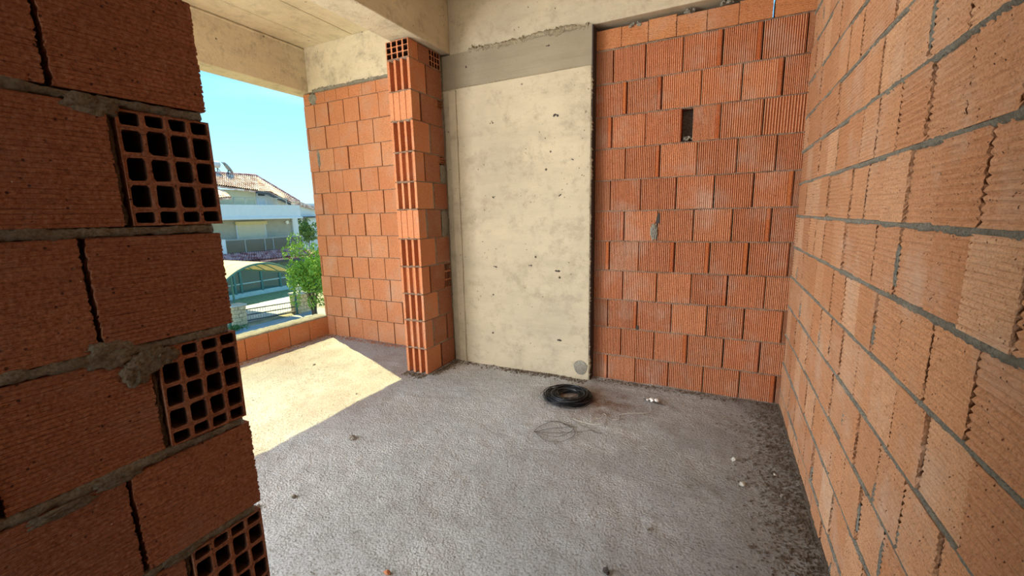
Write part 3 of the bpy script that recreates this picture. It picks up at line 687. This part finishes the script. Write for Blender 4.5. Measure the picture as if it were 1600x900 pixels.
def floor_path(px, lift=0.006, sub=10, wig=0.0):
    P = [at(u, v, z=0.004) for u, v in px]; o = []
    for i in range(len(P) - 1):
        p0, p1, p2, p3 = P[max(i - 1, 0)], P[i], P[i + 1], P[min(i + 2, len(P) - 1)]
        for k in range(sub):
            t = k / sub
            q_ = 0.5 * ((2 * p1) + (p2 - p0) * t + (2 * p0 - 5 * p1 + 4 * p2 - p3) * t * t + (3 * p1 - p0 - 3 * p2 + p3) * t ** 3)
            o.append((q_.x, q_.y, floor_z(q_.x, q_.y) + lift))
    o.append((P[-1].x, P[-1].y, floor_z(P[-1].x, P[-1].y) + lift)); return o
def c2(pts): return [(800 + x * 280 / 1575, 560 + y * 160 / 900) for x, y in pts]
lw = empty('loose_wire', at(868, 678, z=0)); base = lw.location.copy()
tag(lw, 'tangle of thin dark loose wire loops spread on the floor in front of the coil', 'wire')
def wire_part(pts, r, name, mat, par):
    b = par.location; return MB().tube([(p[0] - b.x, p[1] - b.y, p[2]) for p in pts], r, 5).build(name, mat, par, smooth=True)
for pl in ([(190, 650), (260, 590), (380, 555), (470, 580), (540, 620), (550, 670), (500, 710), (400, 735), (300, 725), (235, 680), (200, 645)],
           [(190, 650), (330, 620), (520, 600), (560, 605)], [(200, 648), (380, 655), (560, 648), (690, 632), (740, 640)], [(195, 650), (300, 675), (400, 690), (500, 655), (540, 600), (400, 560), (280, 552)],
           [(480, 500), (560, 560), (640, 600), (700, 630), (740, 650), (800, 660)], [(380, 500), (430, 560), (520, 610)]):
    wire_part(floor_path(c2(pl)), 0.0011, 'wire_strand', M['wire_rust'], lw)
st = empty('pale_string', at(925, 652, z=0)); tag(st, 'thin pale string wandering over the floor right of the coil', 'string')
for pl in ([(690, 500), (692, 540), (690, 560), (730, 520), (745, 520), (740, 530), (790, 525), (800, 490), (825, 500), (820, 545), (780, 580), (700, 578), (620, 560), (520, 530)], [(880, 538), (935, 535), (935, 500), (960, 490), (1060, 485), (1190, 482), (1220, 455), (1210, 430)]):
    wire_part(floor_path(c2(pl)), 0.0013, 'string_piece', M['string'], st)

# ---- crumpled scrap with a dark splinter
sc = empty('crumpled_scrap', at(1019, 629, z=0)); tag(sc, 'crumpled white scrap with a dark splinter on the floor before the brick wall', 'litter')
mb = MB(); rr = random.Random(2)
for k in range(7): mb.rock((rr.uniform(-.03, .03), rr.uniform(-.012, .012), .010 + rr.uniform(0, .008)), rr.uniform(.009, .016), .7, rr)
mb.build('crumpled_paper', M['paper'], sc)
MB().tube([(-.055, .012, .012), (0, -.006, .010), (.045, -.018, .009), (.085, -.022, .008)], [.003, .005, .004, .001], 5).build('splinter', M['dark_stick'], sc)

# ---- single stones and clods
def stone(u, v, r, label, mat='stone_light', name='stone', cat='stone', seed=0, n=1):
    p = at(u, v, z=0.0); rr = random.Random(seed); mb = MB()
    mb.rock((0, 0, r * .55), r, .75, rr)
    for k in range(n - 1): mb.rock((rr.uniform(-r, r), rr.uniform(-r, r), r * .35), r * rr.uniform(.4, .7), .7, rr)
    o = mb.build(name, M[mat]); o.location = (p.x, p.y, floor_z(p.x, p.y) - 0.001)
    m = o.modifiers.new('s', 'SUBSURF'); m.levels = 1; m.render_levels = 1; m.subdivision_type = 'SIMPLE'
    return tag(o, label, cat, 'loose crumbs lying singly on the floor')
stone(1147, 721, .013, 'pale pebble with a dark shadow, farther of two near the right wall', seed=1, n=2)
stone(1160, 758, .015, 'pale pebble, nearer of the two larger ones near the right wall', seed=2, n=2)
stone(1211, 743, .009, 'small pale pebble close to the foot of the right wall', seed=3)
stone(1221, 777, .012, 'dark crumb in the dirt right beside the right wall', 'rubble', seed=4)
stone(550, 685, .020, 'flat grey mortar clod between the sun patch and the middle of the floor', 'rubble', 'mortar_clod', 'rubble', 5, 4)
stone(459, 778, .013, 'grey mortar crumb on bare floor right of the near brick wall edge', 'rubble', 'mortar_clod', 'rubble', 6, 2)
stone(404, 792, .011, 'grey mortar crumb touching the edge of the near brick wall', 'rubble', 'mortar_clod', 'rubble', 7, 2)
stone(1012, 828, .009, 'small crumb on the grey floor at bottom right centre', 'rubble', seed=8)
stone(947, 896, .014, 'dark crumb at the bottom edge right of centre', 'dark_stick', seed=9, n=2)
stone(605, 898, .012, 'reddish crumb at the bottom edge left of centre', 'rubble_red', seed=10, n=2)
stone(491, 570, .012, 'dark crumb inside the patch of sunlight, farther of two', 'rubble', seed=11, n=2)
stone(557, 616, .010, 'dark crumb inside the patch of sunlight, nearest its right edge', 'rubble', seed=12)
stone(424, 545, .012, 'red brick crumb against the low balcony parapet', 'rubble_red', 'brick_crumb', 'rubble', 13)
stone(496, 528, .016, 'grey mortar lump in the corner of parapet and bay wall', 'rubble', 'mortar_clod', 'rubble', 14, 3)

# ---- small rubble nobody could count
def rubble(name, lines, count, r0, r1, spread, mat, label, sd_):
    rr = random.Random(sd_); mb = MB()
    for k in range(count):
        (ax, ay), (bx, by), (nx_, ny_) = rr.choice(lines); t = rr.random(); d = abs(rr.gauss(0, spread))
        x, y = ax + (bx - ax) * t + nx_ * (d + r0), ay + (by - ay) * t + ny_ * (d + r0); r = rr.uniform(r0, r1) * (1 if rr.random() < .93 else 1.9)
        mb.rock((x, y, floor_z(x, y) + r * .25), r, .7, rr)
    return tag(mb.build(name, M[mat]), label, 'rubble', kind='stuff')
rubble('rubble_crumbs', [((-1.88, 2.82), (-0.8, 2.82), (0, -1)), ((-1.5, 2.82), (-0.8, 2.82), (0, -1)), ((-1.94, 2.46), (-1.94, 2.82), (1, 0)), ((-2.15, 2.45), (-1.95, 2.45), (0, -1))], 1300, .002, .007, .035, 'mortar_dark', 'grey mortar crumbs heaped along the foot of the column and pier', 31)
rubble('rubble_crumbs', [((-0.79, 2.9), (0.37, 2.9), (0, -1))], 700, .002, .005, .04, 'mortar_dark', 'fine crumbs along the foot of the ribbed far brick wall', 32)
rubble('rubble_crumbs', [((0.375, 0.2), (0.375, 2.9), (-1, 0))], 4200, .0015, .0055, .09, 'mortar_dark', 'grey grit and crumbs banked along the foot of the right wall', 33)
rubble('rubble_crumbs', [((-3.60, 2.95), (-2.2, 2.95), (0, -1)), ((-3.61, 0.4), (-3.61, 2.95), (1, 0))], 900, .002, .007, .03, 'rubble_red', 'reddish brick crumbs along the bay wall and parapet foot', 34)
rr = random.Random(35); mb = MB()
for k in range(5200):
    x, y = rr.uniform(-3.5, .36), 0.35 + 2.5 * rr.random() ** 1.3
    if noise.noise(Vector((x * 2.2, y * 2.2, 5))) < rr.uniform(-.35, .25): continue
    r = rr.uniform(.0012, .0038); mb.rock((x, y, floor_z(x, y) + r * .3), r, .7, rr)
tag(mb.build('floor_grit', M['rubble']), 'fine grit scattered over the rough concrete floor', 'grit', kind='stuff')
# ridge of mortar at the foot of the right wall
mbr = strip((XR - 0.002, -0.4, 0.004), (XR - 0.002, 2.9, 0.004), (-1, 0, 0), 0.016, 0.008, 'mortar_foot', M['mortar_dark'], wr, 77, rag=0.7)
# small rusty tie hanging from the balcony ceiling
p = at(372, 45, x=-3.2); tie = empty('tie_wire', at(370, 40, z=ZC))
tag(tie, 'short bent dark tie wire hanging from the balcony ceiling', 'wire')
MB().tube([(0, 0, 0), (0.01, 0.01, -.03), (-.01, .02, -.06), (.015, .03, -.10)], .003, 5).build('bent_wire', M['wire_rust'], tie)
# thin fibres on the column top left (scrap of film)

# ================================================================== OUTSIDE
GZ = -4.2; K = (HC - GZ) / (HC + 3.2)
gp = tag(MB().box((-260, -120, GZ - 0.4), (40, 260, GZ)).build('ground', M['ground']), 'dry pale ground around the neighbouring house', 'ground', kind='structure')
HX = -25.48 * K
# street slab in front of the gate
def flat(px, z, th, name, mat, label, cat, kind=None):
    pts = [at(u, v, z=z) for u, v in px]; o = MB().prism(pts[::-1], (0, 0, -th)).build(name, M[mat]); return tag(o, label, cat, kind=kind)
flat([(345, 535), (330, 525), (470, 490), (500, 480), (535, 490), (500, 520)], GZ + 0.06, 0.1, 'street', 'road', 'grey paved street below the balcony', 'street', 'structure')
flat([(384, 502), (384, 478), (455, 462), (470, 482)], GZ + 0.09, 0.1, 'driveway', 'kerb', 'pale paved drive between the two stone gate posts', 'driveway', 'structure')
flat([(352, 480), (375, 465), (480, 442), (500, 452), (380, 484)], GZ + 0.03, 0.05, 'lawn', 'grass', 'green lawn strip before the glazed veranda', 'lawn', 'structure')

# ---- neighbouring house
def H(u, v, dx=0.0): return at(u, v, x=HX + dx)
house = empty('house', (0, 0, 0)); tag(house, 'white two storey house with tiled roofs and glass balcony beyond the parapet', 'house')
def hbox(u0, v0, u1, v1, dx0, dx1, name, mat, parent=None, b=0):
    """box on the house front from two opposite corners"""
    a, c = H(u0, v0, dx0), H(u1, v1, dx0); y0_, y1_ = sorted((a.y, c.y)); z0_, z1_ = sorted((a.z, c.z))
    return MB().box((HX + min(dx0, dx1), y0_, z0_), (HX + max(dx0, dx1), y1_, z1_)).build(name, M[mat], parent or house)
def yz(u, v, dx=0): p = H(u, v, dx); return p.y, p.z
yL = yz(345, 330)[0] - 9; yR = yz(469, 330)[0]
zS = yz(400, 341)[1]; zBandT = yz(400, 320)[1]; zBal = yz(400, 393)[1]
# solid band (upper terrace parapet)
MB().box((HX - 7, yL, zS), (HX, yR, zBandT)).build('terrace_parapet', M['white_wall'], house)
MB().box((HX - 0.02, yL, zS - .08), (HX + 0.12, yR + 0.1, zS + .06)).build('cornice', M['white_wall'], house)
# siding wall of the first floor, set back behind the balcony
ysr = yz(455, 350, -1.2)[0]
w1 = MB().box((HX - 7, yL, zBal - .3), (HX - 1.2, ysr, zS)).build('upper_wall', M['siding'], house)
nS = 16; mb = MB()
for k in range(nS):
    z = zBal + (zS - zBal) * k / nS; mb.box((HX - 1.2, yL, z + .02), (HX - 1.17, ysr, z + (zS - zBal) / nS - .02))
mb.build('siding_boards', M['siding'], w1)['kind'] = 'stuff'
MB().box((HX - 1.4, ysr, zBal - .3), (HX - 1.0, ysr + .5, zS)).build('corner_pillar', M['white_wall'], house)
# shuttered window
a, b = H(368, 347, -1.15), H(416, 374, -1.15)
win = MB().box((HX - 1.18, a.y - .05, b.z - .6), (HX - 1.08, b.y + .05, a.z + .02)).build('window', M['white_wall'], house)
MB().box((HX - 1.1, a.y - .1, a.z - .22), (HX - .95, b.y + .1, a.z + .02)).build('shutter_box', M['canopy_cream'], win)
mb = MB()
for k in range(14): z = b.z - .6 + (a.z - .2 - b.z + .6) * k / 14; mb.box((HX - 1.08, a.y + .04, z + .01), (HX - 1.05, b.y - .04, z + (a.z - .2 - b.z + .6) / 14 - .01))
mb.build('roller_slats', M['shutter'], win)['kind'] = 'stuff'
p = H(447, 345, -1.15); MB().tube([(HX - 1.16, p.y, p.z - .12), (HX - 1.0, p.y, p.z - .12)], .14, 10).build('wall_lamp', M['lamp_white'], house)
# glass balcony
gy0, gy1 = yz(352, 376)[0], yz(472, 368)[0]; gz1 = yz(400, 373)[1]; gz0 = yz(400, 393)[1]
MB().box((HX - 1.2, gy0 - 3, gz0 - .18), (HX + .05, gy1, gz0 - .04)).build('balcony_floor', M['white_wall'], house)
MB().box((HX - .3, gy0 - .55, gz0 - .1), (HX + .05, gy0 - .02, gz1 + .08)).build('balcony_pillar', M['white_wall'], house)
rail = MB().box((HX - .05, gy0, gz1 - .03), (HX + .03, gy1, gz1 + .04)).build('balcony_rail', M['rail_grey'], house)
cuts = [gy0] + [yz(u, 380)[0] for u in (383, 414, 427, 454, 465)] + [gy1]
for a, b in zip(cuts, cuts[1:]):
    MB().box((HX - .02, a + .03, gz0), (HX - .005, b - .03, gz1 - .03)).build('glass_pane', M['smoked_glass'], rail)
    MB().box((HX - .06, b - .035, gz0 - .05), (HX + .02, b + .035, gz1)).build('rail_post', M['rail_grey'], rail)

def tiled(c00, c10, c11, c01, nc, nr, amp, name, mat, parent, th=0.12):
    """roof slope of curved tiles: c00-c10 eave, c01-c11 ridge; corners in space"""
    c00, c10, c11, c01 = map(Vector, (c00, c10, c11, c01)); nrm = (c10 - c00).cross(c01 - c00).normalized()
    if nrm.z < 0: nrm = -nrm
    mb = MB(); sub = 4; vs = []; rows = []
    for j in range(nr):
        rows += [(j / nr, amp * .55), ((j + 1) / nr, 0.0)]
    W = nc * sub
    for (t, lift) in rows:
        for i in range(W + 1):
            s_ = i / W; p = (c00.lerp(c10, s_)).lerp(c01.lerp(c11, s_), t); wv = amp * abs(math.sin(PI * i / sub))
            vs.append(p + nrm * (wv + lift))
    fs = [(j * (W + 1) + i, j * (W + 1) + i + 1, (j + 1) * (W + 1) + i + 1, (j + 1) * (W + 1) + i) for j in range(len(rows) - 1) for i in range(W)]
    mb.add(vs, fs); mb.prism([c00, c10, c11, c01], -nrm * th)
    o = mb.build(name, M[mat], parent); return o
# lower tiled roof over the veranda
a0, a1 = H(352, 400, 1.9), H(487, 391, 1.9)
e0 = at(358, 409, x=HX + 1.7); e1 = at(500, 397, x=HX + 1.7)
zE = at(430, 405, x=HX + 1.7).z; zR = gz0 - .06
lowroof = tiled((HX + 1.7, e0.y - 2.5, zE), (HX + 1.7, e1.y, zE), (HX + .02, e1.y - .6, zR), (HX + .02, gy0 - 1.0, zR), 44, 5, .11, 'lower_roof', 'tile_dark', house)
lowroof['kind'] = 'stuff'
MB().box((HX + 1.5, e0.y - 2.5, zE - .28), (HX + 1.68, e1.y, zE - .1)).build('fascia_board', M['metal_dark'], house)
# veranda glazing
vx = HX + 1.3; vy0 = at(352, 440, x=vx).y - 2; vy1 = at(497, 430, x=vx).y
MB().box((HX - 6, vy0, GZ), (HX - 0.4, vy1, zBal - .2)).build('lower_wall', M['cream_wall'], house)
ver = MB().box((vx - .1, vy0, GZ), (vx + .06, vy1, GZ + .35)).build('veranda_plinth', M['pale_frame'], house)
vc = [vy0] + [at(u, 440, x=vx).y for u in (366, 376, 409, 438, 470)] + [vy1]
for a, b in zip(vc, vc[1:]):
    MB().box((vx - .03, a + .06, GZ + .35), (vx, b - .06, zE - .2)).build('glass_pane', M['green_glass'], ver)
    MB().box((vx - .08, b - .07, GZ + .3), (vx + .06, b + .07, zE - .15)).build('glazing_post', M['green_frame'], ver)
    MB().box((vx - .05, a + .06, GZ + .95), (vx + .03, b - .06, GZ + 1.02)).build('glazing_bar', M['pale_frame'], ver)
# upper storey behind the terrace
zTw = at(400, 298, x=HX - 3).z
uw = MB().box((HX - 8, yL, zBandT - .3), (HX - 3.0, at(400, 310, x=HX - 3).y, zTw)).build('attic_wall', M['cream_wall'], house)
uw2 = MB().prism([at(400, 322, x=HX - 3.2), at(452, 322, x=HX - 3.2), at(450, 313, x=HX - 3.2), at(420, 300, x=HX - 3.2), at(400, 297, x=HX - 3.2)], (-4, 0, 0)).build('attic_gable', M['white_wall'], house)
p = at(404, 301, x=HX - 3.1); MB().box((HX - 3.2, p.y, p.z - .25), (HX - 3.1, p.y + .5, p.z + .1)).build('window', M['metal_dark'], house)
# roof: long slope, then the rake falling to the right
E0, E1 = at(322, 288, x=HX - 2.4), at(403, 299, x=HX - 2.4); R0_, R1_ = at(322, 271, x=HX - 5.5), at(400, 276, x=HX - 5.5)
d = (E1 - E0); d2 = (R1_ - R0_)
tiled(E0 - d * .9, E1, R1_, R0_ - d2 * .9, 46, 8, .11, 'main_roof', 'tile', house)['kind'] = 'stuff'
G0, G1 = at(455, 317, x=HX - 2.4), at(468, 316, x=HX - 5.5)
tiled(at(422, 300, x=HX - 2.5) , G0, G1, R1_, 22, 6, .07, 'roof_rake', 'tile', house)['kind'] = 'stuff'
tiled(E1, at(422, 300, x=HX - 2.5), R1_ + Vector((0, .15, -.03)), R1_, 7, 8, .07, 'roof_hip', 'tile', house)['kind'] = 'stuff'
MB().tube([R0_ - d2 * .9 + Vector((0, 0, .1)), R1_ + Vector((0, 0, .1)), G1 + Vector((0, 0, .08))], .11, 7).build('ridge_cap', M['tile_dark'], house)
MB().prism([at(401, 299, x=HX - 2.35), at(420, 301, x=HX - 2.35), at(455, 318, x=HX - 2.35), at(455, 321, x=HX - 2.35), at(419, 304, x=HX - 2.35), at(401, 302, x=HX - 2.35)], (-.15, 0, 0)).build('fascia_board', M['metal_dark'], house)
# small porch roof at the left of the terrace
tiled(at(318, 312, x=HX - .2), at(362, 308.5, x=HX - .2), at(352, 300, x=HX - 2.6), at(318, 286, x=HX - 2.6), 12, 6, .07, 'porch_roof', 'tile', house)['kind'] = 'stuff'
# terrace rail
ry0, ry1 = at(364, 310, x=HX - .3).y, at(449, 314, x=HX - .3).y; rz = at(400, 309.5, x=HX - .3).z
tr = MB().box((HX - .33, ry0, rz), (HX - .27, ry1, rz + .05)).build('terrace_rail', M['rail_grey'], house)
for u in (365, 383, 400, 416, 432, 447):
    y = at(u, 312, x=HX - .3).y; MB().box((HX - .33, y - .03, zBandT), (HX - .27, y + .03, rz)).build('rail_post', M['rail_grey'], tr)
# on the roof: solar water tank and dish
t0 = at(326, 256, x=HX - 5.6); tank = empty('water_tank', (HX - 5.6, t0.y, t0.z)); tag(tank, 'white solar water tank on a frame on the neighbouring roof ridge', 'water tank')
MB().tube([(0, -1.0, 0), (0, .75, 0)], .27, 12).build('tank', M['lamp_white'], tank, smooth=True)
for y in (-.8, .0, .6):
    MB().tube([(0, y, -.2), (0.05, y, -.95)], .035, 5).build('leg', M['metal_dark'], tank)
MB().tube([(0, .6, -.25), (.1, 1.1, -.95)], .03, 5).build('brace', M['rail_grey'], tank)
dz = at(356, 270, x=HX - 5.4); dish = empty('satellite_dish', (HX - 5.4, dz.y, dz.z)); tag(dish, 'dark satellite dish seen edge on above the neighbouring roof', 'dish')
mb = MB(); vs_ = [(0, 0, 0)]; fs_ = []
ax = Vector((.3, .75, .55)).normalized(); s1 = ax.cross(Vector((0, 0, 1))).normalized(); s2 = ax.cross(s1)
ctr = Vector((0, .1, .45)); rings = [(0, .0)] + [(.13 * k, .16 * (k / 4) ** 2) for k in range(1, 5)]
vs_ = [ctr - ax * .16]
for (r, h) in rings[1:]: vs_ += [ctr + ax * (h - .16) + (s1 * math.cos(a) + s2 * math.sin(a)) * r for a in [2 * PI * i / 16 for i in range(16)]]
fs_ = [(0, 1 + i, 1 + (i + 1) % 16) for i in range(16)] + [(1 + k * 16 + i, 1 + (k + 1) * 16 + i, 1 + (k + 1) * 16 + (i + 1) % 16, 1 + k * 16 + (i + 1) % 16) for k in range(3) for i in range(16)]
dm = mb.add(vs_, fs_).build('reflector', M['rail_grey'], dish, smooth=True); sm = dm.modifiers.new('solid', 'SOLIDIFY'); sm.thickness = .03
MB().tube([(0, 0, -.1), (0, .1, .4)], .04, 6).build('mast', M['metal_dark'], dish)
MB().tube([ctr - ax * .1, ctr + ax * .45 + Vector((0, -.9, .1))], .03, 5).build('feed_arm', M['metal_dark'], dish)

# ---- distant house and trees at the right of the gap
fx = HX - 14; a, b = at(462, 322, x=fx), at(492, 372, x=fx)
fh = empty('far_house', (0, 0, 0)); tag(fh, 'pale house farther off between the white house and the brick bay', 'house')
MB().box((fx - 6, a.y, GZ), (fx, b.y + 3, at(475, 318, x=fx).z)).build('wall', M['white_wall'], fh)
MB().prism([at(463, 320, x=fx + .3), at(482, 325, x=fx + .3), at(500, 330, x=fx + .3), at(500, 326, x=fx + .3), at(480, 319, x=fx + .3), at(463, 313, x=fx + .3)], (-6.5, 0, 0)).build('roof', M['tile'], fh)
for u, v in ((466, 345), (477, 346), (480, 356)):
    p = at(u, v, x=fx + .02); MB().box((fx, p.y - .3, p.z - .35), (fx + .05, p.y + .3, p.z + .35)).build('window', M['metal_dark'], fh)
p = at(475, 339, x=fx); MB().box((fx, p.y - .8, p.z - .1), (fx + .5, p.y + 1.5, p.z + .05)).build('window_ledge', M['metal_dark'], fh)

def bush(name, label, c, rx, ry, rz_, n, leaf, mat, stems=5, seed=0, cat='tree'):
    rr = random.Random(seed); o = empty(name, (c[0], c[1], GZ)); tag(o, label, cat); mb = MB(); h = c[2] - GZ
    cl = [(rr.gauss(0, .45), rr.gauss(0, .45), rr.gauss(0, .45), rr.uniform(.15, .4)) for _ in range(80)]
    for k in range(n):
        q_ = rr.choice(cl); v = Vector((rr.gauss(0, 1), rr.gauss(0, 1), rr.gauss(0, 1))).normalized() * q_[3] * rr.uniform(.7, 1)
        p = Vector(((q_[0] + v.x) * rx, (q_[1] + v.y) * ry, h + (q_[2] + v.z) * rz_))
        if p.z < .1: continue
        a_ = Vector((rr.gauss(0, 1), rr.gauss(0, 1), rr.gauss(0, 1))).normalized(); b__ = a_.orthogonal().normalized(); s_ = leaf * rr.uniform(.6, 1.3)
        mb.add([p - a_ * s_, p + b__ * s_ * .4, p + a_ * s_, p - b__ * s_ * .4], [(0, 1, 2, 3)])
    f = mb.build('foliage', M[mat], o); f['kind'] = 'stuff'
    for k in range(stems):
        q_ = rr.choice(cl); MB().tube([(rr.uniform(-.15, .15), rr.uniform(-.15, .15), 0), (q_[0] * rx * .3, q_[1] * ry * .3, h * .55), (q_[0] * rx * .8, q_[1] * ry * .8, h + q_[2] * rz_ * .6)], [.035, .025, .01], 6).build('stem', M['bark'], o)
    return o
tx = -20.0; c = at(483, 417, x=tx); bush('garden_tree', 'bright green leafy garden tree beside the right gate post', (tx, c.y, c.z - .35), 1.1, 1.05, 1.5, 9000, .075, 'leaf', 14, 1)
c = at(478, 362, x=HX - 9); bush('garden_tree', 'pale green tree farther back behind the balcony corner', (HX - 9, c.y, c.z), 1.1, 1.1, 1.1, 2600, .12, 'leaf_dark', 4, 2)
c = at(475, 345, x=HX - 10)
# low shrubs along the lawn
c = at(480, 462, x=-21.5); bush('low_shrub', 'low dark shrub by the foot of the right gate post', (-20.6, c.y + 1.9, GZ + .35), .8, 1.2, .35, 900, .09, 'leaf_dark', 2, 4, 'shrub')
c = at(378, 507, x=-20.6); bush('low_shrub', 'low dry shrub by the foot of the left gate post', (-21.2, c.y, GZ + .12), .5, .5, .15, 400, .07, 'leaf_dark', 1, 5, 'shrub')

# ---- gate posts
def post(u0, u1, vb, vt, label, lamp):
    p = at((u0 + u1) / 2, vb, z=GZ); q0, q1 = at(u0, vb, x=p.x), at(u1, vb, x=p.x); wd = abs(q1.y - q0.y); h = at((u0 + u1) / 2, vt, x=p.x).z - GZ
    o = empty('gate_post', (p.x, p.y, GZ)); tag(o, label, 'gate post', 'stone gate posts of the drive')
    nr = 5
    for r in range(nr):
        for s_ in (0, 1):
            sgn = -1 if s_ else 1; sp2 = wd * (0.1 if r % 2 else -0.1)
            y0_, y1_ = (-wd / 2, sp2 - .01) if s_ else (sp2 + .01, wd / 2)
            bevelled(MB().box((-wd / 2 - random.uniform(0, .02), y0_, h * r / nr + .008), (wd / 2 + random.uniform(0, .03), y1_, h * (r + 1) / nr - .008)).build('stone', M['stone_post'], o), .02, 1)
    MB().box((-wd / 2 + .03, -wd / 2 + .03, 0), (wd / 2 - .03, wd / 2 - .03, h)).build('mortar_core', M['mortar'], o)
    MB().box((-wd / 2 - .05, -wd / 2 - .05, h), (wd / 2 + .05, wd / 2 + .05, h + .08)).build('capstone', M['kerb'], o)
    if lamp:
        l = MB().tube([(0, 0, h + .08), (0, 0, h + .14), (0, 0, h + .2), (0, 0, h + .42), (0, 0, h + .5), (0, 0, h + .6)], [.10, .05, .16, .2, .22, .02], 8).build('lantern', M['lamp_white'], o)
    return p
pA = post(362, 382, 507, 477, 'stone gate post at the left of the drive, under the canopy edge', False)
pB = post(462, 481, 488, 458, 'stone gate post at the right of the drive with a white lantern', True)
# sliding gate rails between the posts
gate = empty('gate', (pA.x, pA.y, GZ)); tag(gate, 'low gate of dark horizontal rails between the stone posts', 'gate')
dv = pB - pA
for z in (.12, .42, .72): MB().tube([Vector((.1, .3, z)), Vector((dv.x + .1, dv.y - .3, z))], .03, 5).build('rail', M['metal_dark'], gate)
mb = MB()
for k in range(26):
    t = (k + .5) / 26; MB().tube([Vector((.1 + dv.x * t, dv.y * t, .12)), Vector((.1 + dv.x * t, dv.y * t, .72))], .012, 4).build('bar', M['rail_grey'], gate)

# ---- cream barrel canopy over the drive
cxn, cxf = pA.x + .9, pA.x - 5.0
A_, B_, T_ = at(349, 438, x=cxn), at(458, 426, x=cxn), at(408, 410, x=cxn)
can = empty('barrel_canopy', (cxn, A_.y, GZ)); tag(can, 'cream barrel vault canopy on green posts over the drive', 'canopy')
zf = (A_.z + B_.z) / 2; rise = T_.z - zf; half = (B_.y - A_.y) / 2; n = 20; seg = 5
for s_ in range(seg):
    xa, xb = cxn + (cxf - cxn) * s_ / seg, cxn + (cxf - cxn) * (s_ + 1) / seg - (-.05); vs_ = []
    for i in range(n + 1):
        a = i / n * 2 - 1; y = half * (1 + a); z = zf - GZ + rise * (1 - abs(a) ** 2.2)
        for x, o2 in ((xa, 0), (xb, 0), (xa, -.06), (xb, -.06)): vs_.append((x - cxn, y, z + o2))
    fs_ = []
    for i in range(n):
        k = 4 * i; fs_ += [(k, k + 1, k + 5, k + 4), (k + 2, k + 6, k + 7, k + 3), (k, k + 4, k + 6, k + 2), (k + 1, k + 3, k + 7, k + 5)]
    MB().add(vs_, fs_).build('canopy_sheet', M['canopy_cream'], can, smooth=False)
for s_ in range(seg + 1):
    x = (cxf - cxn) * s_ / seg; pts = [(x, half * (1 + a), zf - GZ - .07 + rise * (1 - abs(a) ** 2.2)) for a in [i / 12 * 2 - 1 for i in range(13)]]
    MB().tube(pts, .04, 5).build('hoop', M['green_frame'], can)
for x in (0, cxf - cxn):
    for y in (0.03, 2 * half - .03): MB().tube([(x, y, 0), (x, y, zf - GZ)], .06, 8).build('leg', M['green_frame'], can)
for y in (0.03, 2 * half - .03): MB().tube([(0, y, zf - GZ - .03), (cxf - cxn, y, zf - GZ - .03)], .05, 6).build('side_rail', M['green_frame'], can)

# ---- far hedges to close the horizon left and right of the house, each its own
hr = random.Random(9)
print('bricks in right wall', nb)
